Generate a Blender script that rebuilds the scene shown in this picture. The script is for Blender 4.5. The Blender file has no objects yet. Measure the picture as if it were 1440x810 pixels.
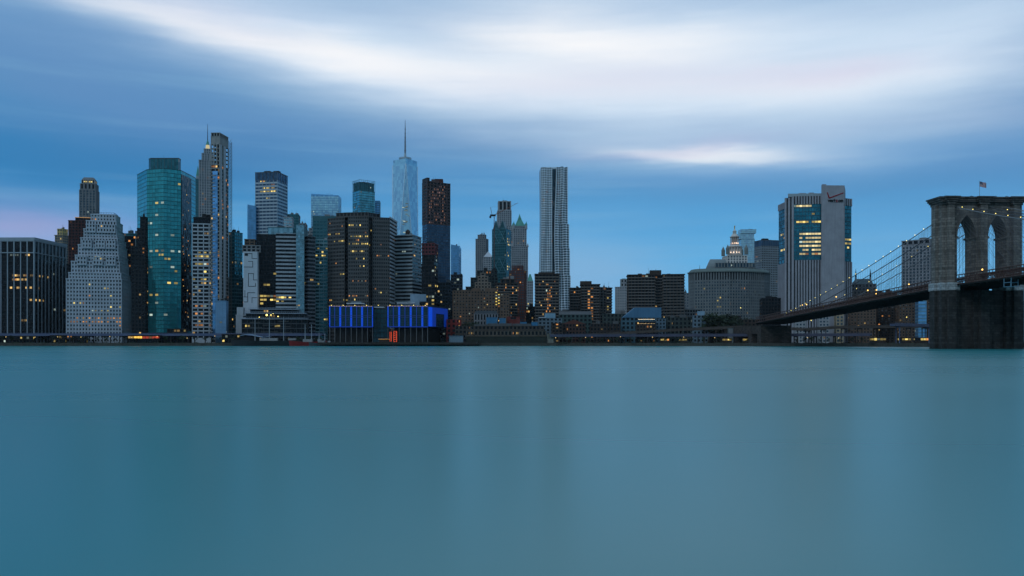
import bpy, math, random
from mathutils import Vector, Matrix
random.seed(7)
S = bpy.context.scene
COL = S.collection
R = math.radians

# ------------------------------------------------------------------ camera
F, HZ, CH = 1200.0, 481.0, 3.5          # focal length and horizon in photo pixels (1440 wide), eye height in metres
cam = bpy.data.objects.new('camera', bpy.data.cameras.new('camera')); COL.objects.link(cam)
cam.data.sensor_width = 36; cam.data.lens = 36 * F / 1440
cam.data.shift_y = (HZ - 405) / 1440
cam.data.clip_start = 0.5; cam.data.clip_end = 80000
cam.location = (0, 0, CH); cam.rotation_euler = (R(90), 0, 0)
S.camera = cam

# ------------------------------------------------------------------ light and exposure
S.view_settings.view_transform = 'Standard'; S.view_settings.look = 'None'
S.view_settings.exposure = 0.02; S.view_settings.gamma = 1; S.view_settings.use_curve_mapping = False
S.render.engine = 'CYCLES'
S.cycles.use_denoising = True
S.cycles.max_bounces = 6; S.cycles.diffuse_bounces = 2; S.cycles.glossy_bounces = 4; S.cycles.volume_bounces = 0
S.cycles.sample_clamp_indirect = 4

SUN_EL, SUN_AZ = R(38), R(222)          # a veiled sun behind and left of the camera
sl = bpy.data.lights.new('sun', 'SUN'); sl.energy = 0.5; sl.angle = R(16); sl.color = (.72, .87, 1.0)
sun = bpy.data.objects.new('sun', sl); COL.objects.link(sun)
sdir = Vector((math.sin(SUN_AZ) * math.cos(SUN_EL), math.cos(SUN_AZ) * math.cos(SUN_EL), math.sin(SUN_EL)))
sun.rotation_euler = sdir.to_track_quat('Z', 'Y').to_euler()

W = bpy.data.worlds.new('World'); S.world = W; W.use_nodes = True
nt = W.node_tree; nt.nodes.clear()
class NG:
    def __init__(s, nt): s.nt = nt
    def n(s, t, **kw):
        x = s.nt.nodes.new(t)
        for k, v in kw.items(): setattr(x, k, v)
        return x
    def put(s, sock, v):
        if v is None: return
        if isinstance(v, bpy.types.NodeSocket): s.nt.links.new(v, sock)
        else: sock.default_value = v
    def m(s, op, a, b=None, c=None, clamp=False):
        x = s.n('ShaderNodeMath', operation=op, use_clamp=clamp)
        for i, v in enumerate((a, b, c)):
            if v is not None: s.put(x.inputs[i], v)
        return x.outputs[0]
    def mix(s, f, a, b, mode='MIX'):
        x = s.n('ShaderNodeMix', data_type='RGBA', blend_type=mode)
        s.put(x.inputs[0], f); s.put(x.inputs[6], a); s.put(x.inputs[7], b)
        return x.outputs[2]
    def noise(s, vec, scale, detail=3, rough=.5):
        x = s.n('ShaderNodeTexNoise'); s.put(x.inputs['Vector'], vec)
        x.inputs['Scale'].default_value = scale; x.inputs['Detail'].default_value = detail; x.inputs['Roughness'].default_value = rough
        return x
    def xyz(s, x, y, z=0.0):
        c = s.n('ShaderNodeCombineXYZ'); s.put(c.inputs[0], x); s.put(c.inputs[1], y); s.put(c.inputs[2], z); return c.outputs[0]
    def ramp(s, f, stops):
        r = s.n('ShaderNodeValToRGB'); s.put(r.inputs[0], f); e = r.color_ramp.elements
        while len(e) < len(stops): e.new(.5)
        for q, (p, c) in zip(e, stops): q.position = p; q.color = (*c, 1)
        return r.outputs[0]
def rgb(c): return (*c, 1.0)

g = NG(nt)
tc = g.n('ShaderNodeTexCoord'); sp = g.n('ShaderNodeSeparateXYZ'); nt.links.new(tc.outputs['Generated'], sp.inputs[0])
azr = g.m('ARCTAN2', sp.outputs[0], sp.outputs[1]); elr = g.m('ARCSINE', sp.outputs[2])
nz = g.noise(g.xyz(g.m('MULTIPLY', azr, 2.2), g.m('MULTIPLY', elr, 14.0)), 1.6, 5, .55)
nsep = g.n('ShaderNodeSeparateColor'); nt.links.new(nz.outputs['Color'], nsep.inputs[0])
az = g.m('ADD', azr, g.m('MULTIPLY', g.m('SUBTRACT', nsep.outputs[0], .5), .22))
el = g.m('ADD', elr, g.m('MULTIPLY', g.m('SUBTRACT', nsep.outputs[1], .5), .045))
streak = g.noise(g.xyz(g.m('MULTIPLY', azr, 1.3), g.m('MULTIPLY', elr, 30.0), 3.0), 1.5, 4, .6).outputs[0]
def blob(px, py, wpx, hpx, rot, amp, power=1.0):
    """one soft cloud in the sky, given by azimuth and elevation"""
    k = (px - 720) / F; a0 = math.atan(k); e0 = math.atan((HZ - py) / F * math.cos(a0))
    da = g.m('SUBTRACT', az, a0); de = g.m('SUBTRACT', el, e0)
    c, s_ = math.cos(R(rot)), math.sin(R(rot))
    p = g.m('ADD', g.m('MULTIPLY', da, c), g.m('MULTIPLY', de, s_))
    q = g.m('SUBTRACT', g.m('MULTIPLY', de, c), g.m('MULTIPLY', da, s_))
    p = g.m('MULTIPLY', p, F / wpx); q = g.m('MULTIPLY', q, F / hpx)
    d = g.m('ADD', g.m('MULTIPLY', p, p), g.m('MULTIPLY', q, q))
    return g.m('MULTIPLY', g.m('EXPONENT', g.m('MULTIPLY', d, -1.0)), amp)
def total(bl):
    t = bl[0]
    for b in bl[1:]: t = g.m('ADD', t, b)
    return t
white = total([blob(850, 70, 360, 95, -6, .85), blob(430, 60, 240, 58, -12, .62), blob(240, 25, 210, 40, -8, .45),
               blob(640, 112, 280, 40, -6, .34), blob(1130, 105, 380, 95, 4, .75), blob(1010, 215, 170, 12, -4, .35), blob(1350, 60, 160, 70, 20, .25)])
core = total([blob(845, 62, 180, 34, -5, .85), blob(470, 80, 170, 20, -7, .55), blob(260, 30, 130, 22, -8, .38), blob(650, 100, 190, 22, -6, .45), blob(985, 214, 110, 7, -5, .55), blob(1150, 120, 150, 26, 2, .30), blob(900, 130, 220, 22, 0, .25)])
slate = total([blob(170, 140, 260, 60, -4, .8), blob(1450, 120, 120, 150, 0, .7), blob(40, 40, 150, 60, 0, .5), blob(700, 185, 360, 22, 0, .35), blob(1130, 185, 260, 16, 0, .5), blob(560, 30, 120, 20, -4, .35)])
dark = total([blob(150, 215, 430, 62, 2, .9), blob(650, 205, 420, 30, 0, .45), blob(1180, 255, 480, 26, 0, .45)])
pale = total([blob(820, 385, 110, 60, 0, 1.1), blob(660, 400, 90, 70, 0, 1.0), blob(1240, 340, 120, 50, 0, .35), blob(480, 240, 140, 50, 0, .3), blob(40, 315, 160, 28, 0, .0)])
pink = total([blob(20, 318, 170, 34, 0, .75), blob(1150, 105, 110, 16, 2, .32), blob(960, 208, 120, 7, 2, .25), blob(880, 118, 200, 22, 0, .22), blob(300, 20, 120, 30, -8, .15)])
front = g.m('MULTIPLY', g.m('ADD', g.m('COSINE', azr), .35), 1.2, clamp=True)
ele = g.m('MULTIPLY', g.m('MAXIMUM', el, 0.0), 1 / .60)
base = g.ramp(ele, [(0, (.14, .46, .79)), (.15, (.10, .43, .79)), (.31, (.036, .275, .60)), (.43, (.095, .30, .55)), (.58, (.22, .40, .65)), (.68, (.26, .43, .66)), (.85, (.10, .20, .34)), (1, (.13, .22, .34))])  # upper stops darken the unseen high sky so the near water reflects less
back = g.ramp(g.m('MULTIPLY', g.m('MAXIMUM', elr, 0.0), 1 / 1.57), [(0, (.030, .080, .13)), (.06, (.055, .13, .20)), (.13, (.14, .28, .40)), (.25, (.24, .40, .54)), (1, (.42, .54, .68))])  # unseen sky behind the camera, shaped dark to bright to grade glass reflections
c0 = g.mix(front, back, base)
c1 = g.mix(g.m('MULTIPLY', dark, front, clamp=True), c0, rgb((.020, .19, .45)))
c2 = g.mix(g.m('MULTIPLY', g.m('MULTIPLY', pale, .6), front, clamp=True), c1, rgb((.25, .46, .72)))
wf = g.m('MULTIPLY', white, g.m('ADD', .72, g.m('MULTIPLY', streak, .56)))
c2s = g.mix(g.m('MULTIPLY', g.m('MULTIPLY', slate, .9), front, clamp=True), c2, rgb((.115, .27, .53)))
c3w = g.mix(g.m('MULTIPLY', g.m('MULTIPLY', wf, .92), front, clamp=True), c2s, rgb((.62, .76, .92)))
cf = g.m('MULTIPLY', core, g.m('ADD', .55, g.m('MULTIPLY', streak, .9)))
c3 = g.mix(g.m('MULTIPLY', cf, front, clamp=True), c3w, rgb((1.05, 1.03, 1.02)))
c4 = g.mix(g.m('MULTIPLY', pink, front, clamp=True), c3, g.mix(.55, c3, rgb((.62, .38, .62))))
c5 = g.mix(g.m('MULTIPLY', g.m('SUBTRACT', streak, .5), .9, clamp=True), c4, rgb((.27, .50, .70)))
sky = g.n('ShaderNodeTexSky', sky_type='NISHITA'); sky.sun_disc = False
sky.sun_elevation = SUN_EL; sky.sun_rotation = SUN_AZ
cloudlit = g.mix(1.0, c5, rgb((10, 10, 10)), 'MULTIPLY')
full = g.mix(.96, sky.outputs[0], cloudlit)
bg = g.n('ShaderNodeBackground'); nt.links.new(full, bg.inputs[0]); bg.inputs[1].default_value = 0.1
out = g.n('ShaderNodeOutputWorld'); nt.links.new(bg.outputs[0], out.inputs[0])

# ------------------------------------------------------------------ materials
def newmat(name):
    m = bpy.data.materials.new(name); m.use_nodes = True; n = m.node_tree; n.nodes.clear()
    o = n.nodes.new('ShaderNodeOutputMaterial'); b = n.nodes.new('ShaderNodeBsdfPrincipled'); n.links.new(b.outputs[0], o.inputs[0])
    return m, NG(n), b
_mc = {}
def wall(col, rough=.8, var=.22, scale=.12, metal=0.0):
    """masonry, concrete or painted metal with uneven weathering"""
    key = ('w', col, rough, var, scale, metal)
    if key in _mc: return _mc[key]
    m, g, b = newmat('weathered_surface')
    t = g.n('ShaderNodeTexCoord').outputs['Object']
    n1 = g.noise(t, scale, 4, .6).outputs[0]
    mp = g.n('ShaderNodeMapping'); mp.inputs['Scale'].default_value = (1.2, 1.2, .05); g.put(mp.inputs[0], t)
    n2 = g.noise(mp.outputs[0], 1.0, 3, .6).outputs[0]
    f = g.m('ADD', g.m('MULTIPLY', n1, .6), g.m('MULTIPLY', n2, .4))
    lo = tuple(c * (1 - var) for c in col); hi = tuple(min(1, c * (1 + var)) for c in col)
    g.put(b.inputs['Base Color'], g.ramp(f, [(.3, lo), (.7, hi)]))
    b.inputs['Roughness'].default_value = rough; b.inputs['Metallic'].default_value = metal; b.inputs['Specular IOR Level'].default_value = .22
    _mc[key] = m; return m
def glass(col, metal=0.0, rough=.1, bay=3.0, fl=3.8, tilt=.03, spec=.5, blind=.0, blindcol=(.2, .22, .24)):
    """glazing: every pane leans a little its own way and has its own tint or a drawn blind"""
    key = ('g', col, metal, rough, bay, fl, tilt, spec, blind)
    if key in _mc: return _mc[key]
    m, g, b = newmat('window_glass')
    uv = g.n('ShaderNodeUVMap').outputs[0]
    s = g.n('ShaderNodeSeparateXYZ'); g.put(s.inputs[0], uv)
    cell = g.xyz(g.m('FLOOR', g.m('DIVIDE', s.outputs[0], bay)), g.m('FLOOR', g.m('DIVIDE', s.outputs[1], fl)))
    wn = g.n('ShaderNodeTexWhiteNoise', noise_dimensions='3D'); g.put(wn.inputs['Vector'], cell)
    vm = g.n('ShaderNodeVectorMath', operation='MULTIPLY_ADD'); g.put(vm.inputs[0], wn.outputs['Color'])
    vm.inputs[1].default_value = (tilt * 2,) * 3; vm.inputs[2].default_value = (-tilt,) * 3
    ad = g.n('ShaderNodeVectorMath', operation='ADD'); g.put(ad.inputs[0], g.n('ShaderNodeNewGeometry').outputs['Normal']); g.put(ad.inputs[1], vm.outputs[0])
    no = g.n('ShaderNodeVectorMath', operation='NORMALIZE'); g.put(no.inputs[0], ad.outputs[0])
    g.put(b.inputs['Normal'], no.outputs[0])
    c = g.ramp(wn.outputs['Value'], [(0, tuple(x * .8 for x in col)), (1, tuple(min(1, x * 1.2) for x in col))])
    if blind > 0: c = g.mix(g.m('GREATER_THAN', wn.outputs['Value'], 1 - blind), c, rgb(blindcol))
    g.put(b.inputs['Base Color'], c)
    b.inputs['Metallic'].default_value = metal; b.inputs['Roughness'].default_value = rough; b.inputs['Specular IOR Level'].default_value = spec
    _mc[key] = m; return m
def emit(col, st, rnd=0.0, base=(.02, .02, .02)):
    key = ('e', col, st, rnd)
    if key in _mc: return _mc[key]
    m, g, b = newmat('lit_surface')
    b.inputs['Base Color'].default_value = rgb(base); b.inputs['Roughness'].default_value = .4
    b.inputs['Emission Color'].default_value = rgb(col)
    if rnd:
        r = g.n('ShaderNodeObjectInfo').outputs['Random']
        g.put(b.inputs['Emission Strength'], g.m('MULTIPLY', st, g.m('ADD', 1 - rnd, g.m('MULTIPLY', g.m('POWER', r, 2.5), 2.2 * rnd))))
    else: b.inputs['Emission Strength'].default_value = st
    _mc[key] = m; return m

WARM = emit((1.0, .62, .20), .55, .8)
AMBER = emit((1.0, .40, .10), .5, .7)
COOL = emit((.75, .92, .80), .4, .8)
YEL = emit((1.0, .74, .20), .75, .75)
BULB = emit((1.0, .78, .20), 3.2)
BULB_OR = emit((1.0, .55, .12), 3.5)
DARKPANE = glass((.012, .016, .022), 0, .08, 3, 3.5)

# ------------------------------------------------------------------ mesh helpers
class MB:
    def __init__(s): s.v = []; s.f = []; s.uv = []; s.mi = []
    def face(s, pts, uvs=None, mi=0):
        i = len(s.v); s.v += [tuple(p) for p in pts]; s.f.append(tuple(range(i, i + len(pts)))); s.mi.append(mi)
        if uvs is None:
            p0 = Vector(pts[0]); e = Vector(pts[1]) - p0
            n = e.cross(Vector(pts[2]) - p0)
            if abs(n.z) < .5 * n.length: uvs = [(p[0] * .7 + p[1] * .7, p[2]) for p in pts]
            else: uvs = [(p[0], p[1]) for p in pts]
        s.uv += list(uvs)
    def hexa(s, c, mi=0):
        """c: 4 bottom corners counter-clockwise then 4 top corners"""
        b, t = c[:4], c[4:]
        for k in range(4):
            j = (k + 1) % 4
            w = (Vector(b[j]) - Vector(b[k])).length
            s.face([b[k], b[j], t[j], t[k]], [(0, b[k][2]), (w, b[j][2]), (w, t[j][2]), (0, t[k][2])], mi)
        s.face(list(t), None, mi); s.face([b[3], b[2], b[1], b[0]], None, mi)
    def box(s, x0, x1, y0, y1, z0, z1, mi=0):
        s.hexa([(x0, y0, z0), (x1, y0, z0), (x1, y1, z0), (x0, y1, z0), (x0, y0, z1), (x1, y0, z1), (x1, y1, z1), (x0, y1, z1)], mi)
    def prism(s, poly, z0, z1, top=None, mi=0, ztop=None):
        """poly: 2-D points counter-clockwise; top: other points at z1 (taper)"""
        top = top or poly; n = len(poly); u = 0
        for k in range(n):
            a, b = poly[k], poly[(k + 1) % n]; at, bt = top[k], top[(k + 1) % n]
            w = math.hypot(b[0] - a[0], b[1] - a[1])
            s.face([(*a, z0), (*b, z0), (*bt, z1), (*at, z1)], [(u, z0), (u + w, z0), (u + w, z1), (u, z1)], mi); u += w
        s.face([(*p, z1) for p in top], None, mi); s.face([(*p, z0) for p in reversed(poly)], None, mi)
    def strip(s, A, B, s0, s1, z0, z1, outw, inw, mi=0):
        """a bar on the wall line A>B, between s0 and s1 metres along it, standing outw proud of it"""
        d = Vector((B[0] - A[0], B[1] - A[1])); d.normalize(); n = Vector((d.y, -d.x)); A = Vector(A)
        p = [A + d * s0 + n * outw, A + d * s1 + n * outw, A + d * s1 - n * inw, A + d * s0 - n * inw]
        s.hexa([(q.x, q.y, z0) for q in p] + [(q.x, q.y, z1) for q in p], mi)
    def bar(s, a, b, r, n=6, r2=None, mi=0):
        a, b = Vector(a), Vector(b); r2 = r if r2 is None else r2
        d = (b - a).normalized(); u = d.cross(Vector((0, 0, 1)))
        if u.length < 1e-3: u = Vector((1, 0, 0))
        u.normalize(); w = d.cross(u)
        A = [a + (u * math.cos(2 * math.pi * k / n) - w * math.sin(2 * math.pi * k / n)) * r for k in range(n)]
        B = [b + (u * math.cos(2 * math.pi * k / n) - w * math.sin(2 * math.pi * k / n)) * r2 for k in range(n)]
        A.reverse(); B.reverse()
        for k in range(n):
            j = (k + 1) % n; s.face([A[j], A[k], B[k], B[j]], None, mi)
        s.face(list(A), None, mi); s.face(list(reversed(B)), None, mi)
    def path(s, pts, r, n=6):
        for a, b in zip(pts[:-1], pts[1:]): s.bar(a, b, r, n)
    def lathe(s, prof, n=16, cx=0, cy=0, mi=0):
        for (r0, z0), (r1, z1) in zip(prof[:-1], prof[1:]):
            for k in range(n):
                a, b = 2 * math.pi * k / n, 2 * math.pi * (k + 1) / n
                q = [(cx + r0 * math.cos(a), cy + r0 * math.sin(a), z0), (cx + r0 * math.cos(b), cy + r0 * math.sin(b), z0),
                     (cx + r1 * math.cos(b), cy + r1 * math.sin(b), z1), (cx + r1 * math.cos(a), cy + r1 * math.sin(a), z1)]
                if r1 < 1e-4: q = q[:3]
                elif r0 < 1e-4: q = [q[0], q[2], q[3]]
                s.face(q, None, mi)
    def build(s, name, mat, parent=None, loc=(0, 0, 0)):
        me = bpy.data.meshes.new(name); me.from_pydata(s.v, [], s.f)
        ul = me.uv_layers.new(name='UVMap'); ul.data.foreach_set('uv', [c for u in s.uv for c in u])
        mats = mat if isinstance(mat, (list, tuple)) else [mat]
        for q in mats: me.materials.append(q)
        if len(mats) > 1: me.polygons.foreach_set('material_index', s.mi)
        me.update()
        o = bpy.data.objects.new(name, me); COL.objects.link(o); o.location = loc
        if parent: o.parent = parent
        return o
def tag(o, label=None, cat=None, group=None, kind=None):
    if label: o['label'] = label
    if cat: o['category'] = cat
    if group: o['group'] = group
    if kind: o['kind'] = kind
    return o
def thing(name, label, cat, loc, group=None, rz=0):
    o = bpy.data.objects.new(name, None); COL.objects.link(o); o.location = loc; o.rotation_euler = (0, 0, rz); o.empty_display_size = 2
    return tag(o, label, cat, group)

GZ = 2.4                                     # height of the Manhattan shore above the water
def P(px, D): return ((px - 720) / F * D, D)
def Zp(py, D): return (HZ - py) / F * D + CH
def proj(p): return 720 + F * p[0] / p[1], HZ - F * (p[2] - CH) / p[1]
def hit(Pn, d, px):
    k = (px - 720) / F; t = (k * Pn[1] - Pn[0]) / (d[0] - k * d[1]); return (Pn[0] + d[0] * t, Pn[1] + d[1] * t)
def flat(px0, px1, D, depth=25, yaw=0):
    """a footprint that faces the river: its front edge runs from px0 to px1 at distance D"""
    c = P((px0 + px1) / 2, D); a = math.atan2(c[0], c[1]) * .6 ; a = -a + R(yaw)
    d = (math.cos(a), math.sin(a)); n = (-d[1], d[0])
    A, B = hit(c, d, px0), hit(c, d, px1)
    return [A, B, (B[0] + n[0] * depth, B[1] + n[1] * depth), (A[0] + n[0] * depth, A[1] + n[1] * depth)]
def corner(px0, pxc, px1, D, ang):
    """a rectangular footprint seen over its near corner pxc; ang turns the left face away from the view"""
    c = P(pxc, D); a = -math.atan2(c[0], c[1]) - R(ang)
    dl = (-math.cos(a), -math.sin(a)); dr = (-math.sin(a), math.cos(a))
    Lp, Rp = hit(c, dl, px0), hit(c, dr, px1)
    return [Lp, c, Rp, (Lp[0] + Rp[0] - c[0], Lp[1] + Rp[1] - c[1])]
def grow(poly, d):
    n = len(poly); cx = sum(p[0] for p in poly) / n; cy = sum(p[1] for p in poly) / n; o = []
    for k in range(n):
        a, b, c = Vector(poly[k - 1]), Vector(poly[k]), Vector(poly[(k + 1) % n])
        e1 = (b - a).normalized(); e2 = (c - b).normalized(); n1 = Vector((e1.y, -e1.x)); n2 = Vector((e2.y, -e2.x))
        bis = n1 + n2; L = bis.length
        if L < .2: o.append(tuple(b + n1 * d)); continue
        bis.normalize(); o.append(tuple(b + bis * (d / max(.35, bis.dot(n1)))))
    return o

class St:                                    # a facade pattern
    def __init__(s, bay, pw, pd, fl, sh, sd, wall, glass, span=None, lift=1.0):
        s.bay, s.pw, s.pd, s.fl, s.sh, s.sd, s.wall, s.glass, s.span, s.lift = bay, pw, pd, fl, sh, sd, wall, glass, span, lift

_unit = {}
def unit_window(mat, nm):
    if (mat.name, nm) not in _unit:
        mb = MB(); mb.box(-.5, .5, -.5, .5, -.5, .5)
        o = mb.build(nm, mat); _unit[(mat.name, nm)] = o.data; bpy.data.objects.remove(o)
    return _unit[(mat.name, nm)]

ALL = []
class Bld:
    def __init__(s, name, label, cat, poly, group=None):
        cx = sum(p[0] for p in poly) / len(poly); cy = sum(p[1] for p in poly) / len(poly)
        s.c = (cx, cy); s.root = thing(name, label, cat, (cx, cy, GZ), group); s.cand = []; s.nlit = 0; s.rnd = random.Random(label)
        s.poly = poly; s.top = None; s.roofed = False; ALL.append(s)
    def l2(s, poly): return [(p[0] - s.c[0], p[1] - s.c[1]) for p in poly]
    def faces(s, poly):
        out = []
        for k in range(len(poly)):
            A, B = poly[k], poly[(k + 1) % len(poly)]
            nx, ny = (B[1] - A[1]), -(B[0] - A[0]); mx, my = (A[0] + B[0]) / 2, (A[1] + B[1]) / 2
            Ln = math.hypot(nx, ny)
            if Ln > .5 and (-mx * nx - my * ny) / (Ln * math.hypot(mx, my)) > -.12: out.append((A, B, Ln))
        return out
    def block(s, poly, z0, z1, st, name='wall', parapet=.9, top=0.0, bot=0.0, pfirst=True, gname='glazing', pmat=None):
        """glazed core, then piers and floor bands standing proud of it, then a parapet"""
        lp = s.l2(poly); h0, h1 = z0 - GZ, z1 - GZ
        if s.top is None or z1 > s.top[1]: s.top = (poly, z1, st.wall)
        mb = MB(); mb.prism(lp, h0, h1 - .02); go = mb.build(gname, st.glass, s.root)
        wm, sm = MB(), MB(); st_span = st.span or st.wall
        for A, B, Ln in s.faces(poly):
            a, b = (A[0] - s.c[0], A[1] - s.c[1]), (B[0] - s.c[0], B[1] - s.c[1])
            nb = max(1, round(Ln / st.bay)); bw = Ln / nb
            nf = max(1, round((h1 - top - h0 - bot) / st.fl)); fh = (h1 - top - h0 - bot) / nf
            if st.pw > 0:
                for k in range(nb + 1):
                    c0 = k * bw; w = st.pw / 2
                    s0, s1 = max(c0 - w, -st.pd * .6 if k == 0 else 0), min(c0 + w, Ln + (st.pd * .6 if k == nb else 0))
                    wm.strip(a, b, s0, s1, h0 + .01, h1 - .01, st.pd, .15)
            if st.sh > 0:
                tgt = sm if st.span else wm
                for k in range(nf):
                    zb = h0 + bot + k * fh
                    tgt.strip(a, b, .01, Ln - .01, zb + .005, zb + min(st.sh, fh * .9), st.sd, .12)
            if top > 0: wm.strip(a, b, -.02, Ln + .02, h1 - top, h1 - .03, max(st.pd, st.sd) + .03, .13)
            if bot > 0: wm.strip(a, b, -.02, Ln + .02, h0 + .02, h0 + bot, max(st.pd, st.sd) + .03, .13)
            d = Vector((b[0] - a[0], b[1] - a[1])).normalized(); n = Vector((d.y, -d.x))
            if bw > 3.4: nb = max(1, round(Ln / (bw / max(2, round(bw / 2.2))) )) if bw < 7 else max(1, round(Ln / 2.4)); bw2 = Ln / nb
            else: bw2 = bw
            if (-(A[0] + B[0]) * (B[1] - A[1]) + (A[1] + B[1]) * (B[0] - A[0])) / (Ln * math.hypot(A[0] + B[0], A[1] + B[1])) < .06: continue
            for k in range(nb):
                for f in range(nf):
                    zc = h0 + bot + f * fh + (min(st.sh, fh * .9) + fh) / 2; u = (k + .5) * bw2
                    pos = Vector((a[0] + d.x * u, a[1] + d.y * u, zc))
                    px, py = proj((pos.x + s.c[0], pos.y + s.c[1], pos.z + GZ))
                    s.cand.append((px, py, pos, math.atan2(d.y, d.x), bw2 - max(st.pw if bw2 == bw else .3, .25), fh - max(min(st.sh, fh * .9), .4), n, fh))
        if wm.v: wm.build(name, st.wall, s.root)
        if sm.v: sm.build('floor_bands', st.span, s.root)
        if parapet > 0:
            q = MB(); e = max(st.pd, st.sd) + .12
            q.prism(grow(lp, e), h1, h1 + parapet); q.build('parapet', pmat or st.wall, s.root)
        return go
    def solid(s, poly, z0, z1, mat, name='wall', top=None):
        s.roofed = True
        mb = MB(); mb.prism(s.l2(poly), z0 - GZ, z1 - GZ, s.l2(top) if top else None); return mb.build(name, mat, s.root)
    def plant(s, mat, n=3, z=None, poly=None, h=(2, 5), name='rooftop_plant'):
        """machine rooms, tanks and masts on the roof"""
        A, B, C, D = (poly or s.poly)[:4]
        for k in range(n):
            u, v = s.rnd.uniform(.15, .8), s.rnd.uniform(.15, .6); w, dd = s.rnd.uniform(.1, .28), s.rnd.uniform(.15, .3)
            def at(u, v): return (A[0] + (B[0] - A[0]) * u + (D[0] - A[0]) * v, A[1] + (B[1] - A[1]) * u + (D[1] - A[1]) * v)
            q = [at(u, v), at(min(u + w, .98), v), at(min(u + w, .98), v + dd), at(u, v + dd)]
            s.solid(q, z + .3, z + s.rnd.uniform(*h), mat, name)
            if s.rnd.random() < .5:
                c = at(u + w / 3, v + dd / 2); c = (c[0] - s.c[0], c[1] - s.c[1]); m = MB(); m.bar((*c, z - GZ + 1), (*c, z - GZ + h[1] + s.rnd.uniform(2, 6)), .16, 5, .06); m.build('mast', wall((.1, .11, .12)), s.root)
    def _win(s, c, mat, grow_=1.0, nm='lit_window', wide=False):
        px, py, pos, ang, w, h, n, fh = c
        o = bpy.data.objects.new(nm, unit_window(mat, nm)); COL.objects.link(o); o.parent = s.root
        q = pos + Vector((n.x, n.y, 0)) * .03
        o.location = q; o.rotation_euler = (0, 0, ang); lit_ = nm != 'window'; v1, v2 = (1 if wide else s.rnd.uniform(.55, 1), s.rnd.uniform(.55, .9)) if lit_ else (1, .92); o.scale = (max(min(w * grow_ * v1, 3.4 if wide else 2.4 if lit_ else 9), .3), .12, max(min(h * v2, 1.9 if lit_ else 9), .4)); s.nlit += 1
    def lit(s, rows, mat=WARM, tol=None):
        for (py, x0, x1, p) in rows:
            for c in list(s.cand):
                t = tol or c[7] * F / (c[2].y + s.c[1]) * .52
                if abs(c[1] - py) <= t and x0 <= c[0] <= x1 and s.nlit < 98 and s.rnd.random() < p:
                    s._win(c, mat if s.rnd.random() < .85 else s.rnd.choice((WARM, AMBER, COOL)), 1.12, wide=True); s.cand.remove(c)
    def rlit(s, n, mats=(WARM, WARM, AMBER, COOL), run=3, box=None):
        cs = [c for c in s.cand if box is None or (box[0] <= c[0] <= box[2] and box[1] <= c[1] <= box[3])]
        if not cs: return
        while n > 0 and s.nlit < 98 and cs:
            c = s.rnd.choice(cs); k = s.rnd.randint(1, run); mt = s.rnd.choice(mats)
            near = sorted([q for q in cs if abs(q[1] - c[1]) < .4 and q[3] == c[3] and q[0] >= c[0]], key=lambda q: q[0])[:k]
            for q in near:
                if s.nlit < 98: s._win(q, mt); n -= 1
                cs.remove(q); s.cand.remove(q)
    def fill(s, total=98):
        """the unlit windows that show largest, each a part"""
        s.rnd.shuffle(s.cand)
        for c in s.cand[:max(0, total - s.nlit)]: s._win(c, DARKPANE, 1.0, 'window')
    def spire(s, x, y, z0, z1, r, mat, name='spire', r2=.05, n=8):
        s.roofed = True
        m = MB(); m.bar((x - s.c[0], y - s.c[1], z0 - GZ), (x - s.c[0], y - s.c[1], z1 - GZ), r, n, r2); return m.build(name, mat, s.root)

# ------------------------------------------------------------------ water, land, sky air
m, gg, b = newmat('river_water')
b.inputs['Base Color'].default_value = rgb((.026, .25, .268)); b.inputs['Roughness'].default_value = .27; b.inputs['IOR'].default_value = 1.27
t = gg.n('ShaderNodeTexCoord').outputs['Object']
mp = gg.n('ShaderNodeMapping'); mp.inputs['Scale'].default_value = (.004, .02, 1); gg.put(mp.inputs[0], t)
nn = gg.noise(mp.outputs[0], 1.0, 3, .5).outputs[0]
gg.put(b.inputs['Roughness'], gg.m('ADD', .19, gg.m('MULTIPLY', nn, .18)))
mp2 = gg.n('ShaderNodeMapping'); mp2.inputs['Scale'].default_value = (.35, 1.1, 1); gg.put(mp2.inputs[0], t)
bp = gg.n('ShaderNodeBump'); bp.inputs['Strength'].default_value = .02; bp.inputs['Distance'].default_value = .05
gg.put(bp.inputs['Height'], gg.noise(mp2.outputs[0], 1.0, 4, .6).outputs[0]); gg.put(b.inputs['Normal'], bp.outputs[0])
WATER = m
q = MB(); q.face([(-6000, -800, 0), (6000, -800, 0), (6000, 1400, 0), (-6000, 1400, 0)]); tag(q.build('river_water', WATER), kind='structure')
SHORE = [(-6000, 770), (-700, 770), (-460, 768), (-60, 766), (40, 772), (200, 730), (290, 620), (420, 560), (6000, 500)]
q = MB()
for (x0, y0), (x1, y1) in zip(SHORE[:-1], SHORE[1:]): q.face([(x0, y0, GZ), (x1, y1, GZ), (x1, 40000, GZ), (x0, 40000, GZ)])
tag(q.build('ground', wall((.05, .05, .048), .9, .3, .02)), kind='structure')
q = MB()
for (x0, y0), (x1, y1) in zip(SHORE[:-1], SHORE[1:]):
    q.hexa([(x0, y0 - .6, -3), (x1, y1 - .6, -3), (x1, y1 + .8, -3), (x0, y0 + .8, -3), (x0, y0 - .6, GZ + .25), (x1, y1 - .6, GZ + .25), (x1, y1 + .8, GZ + .25), (x0, y0 + .8, GZ + .25)])
tag(q.build('river_wall', wall((.07, .065, .055), .9, .4, .3)), 'long dark stone bulkhead wall along the far shore of the river', 'wall')

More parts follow.
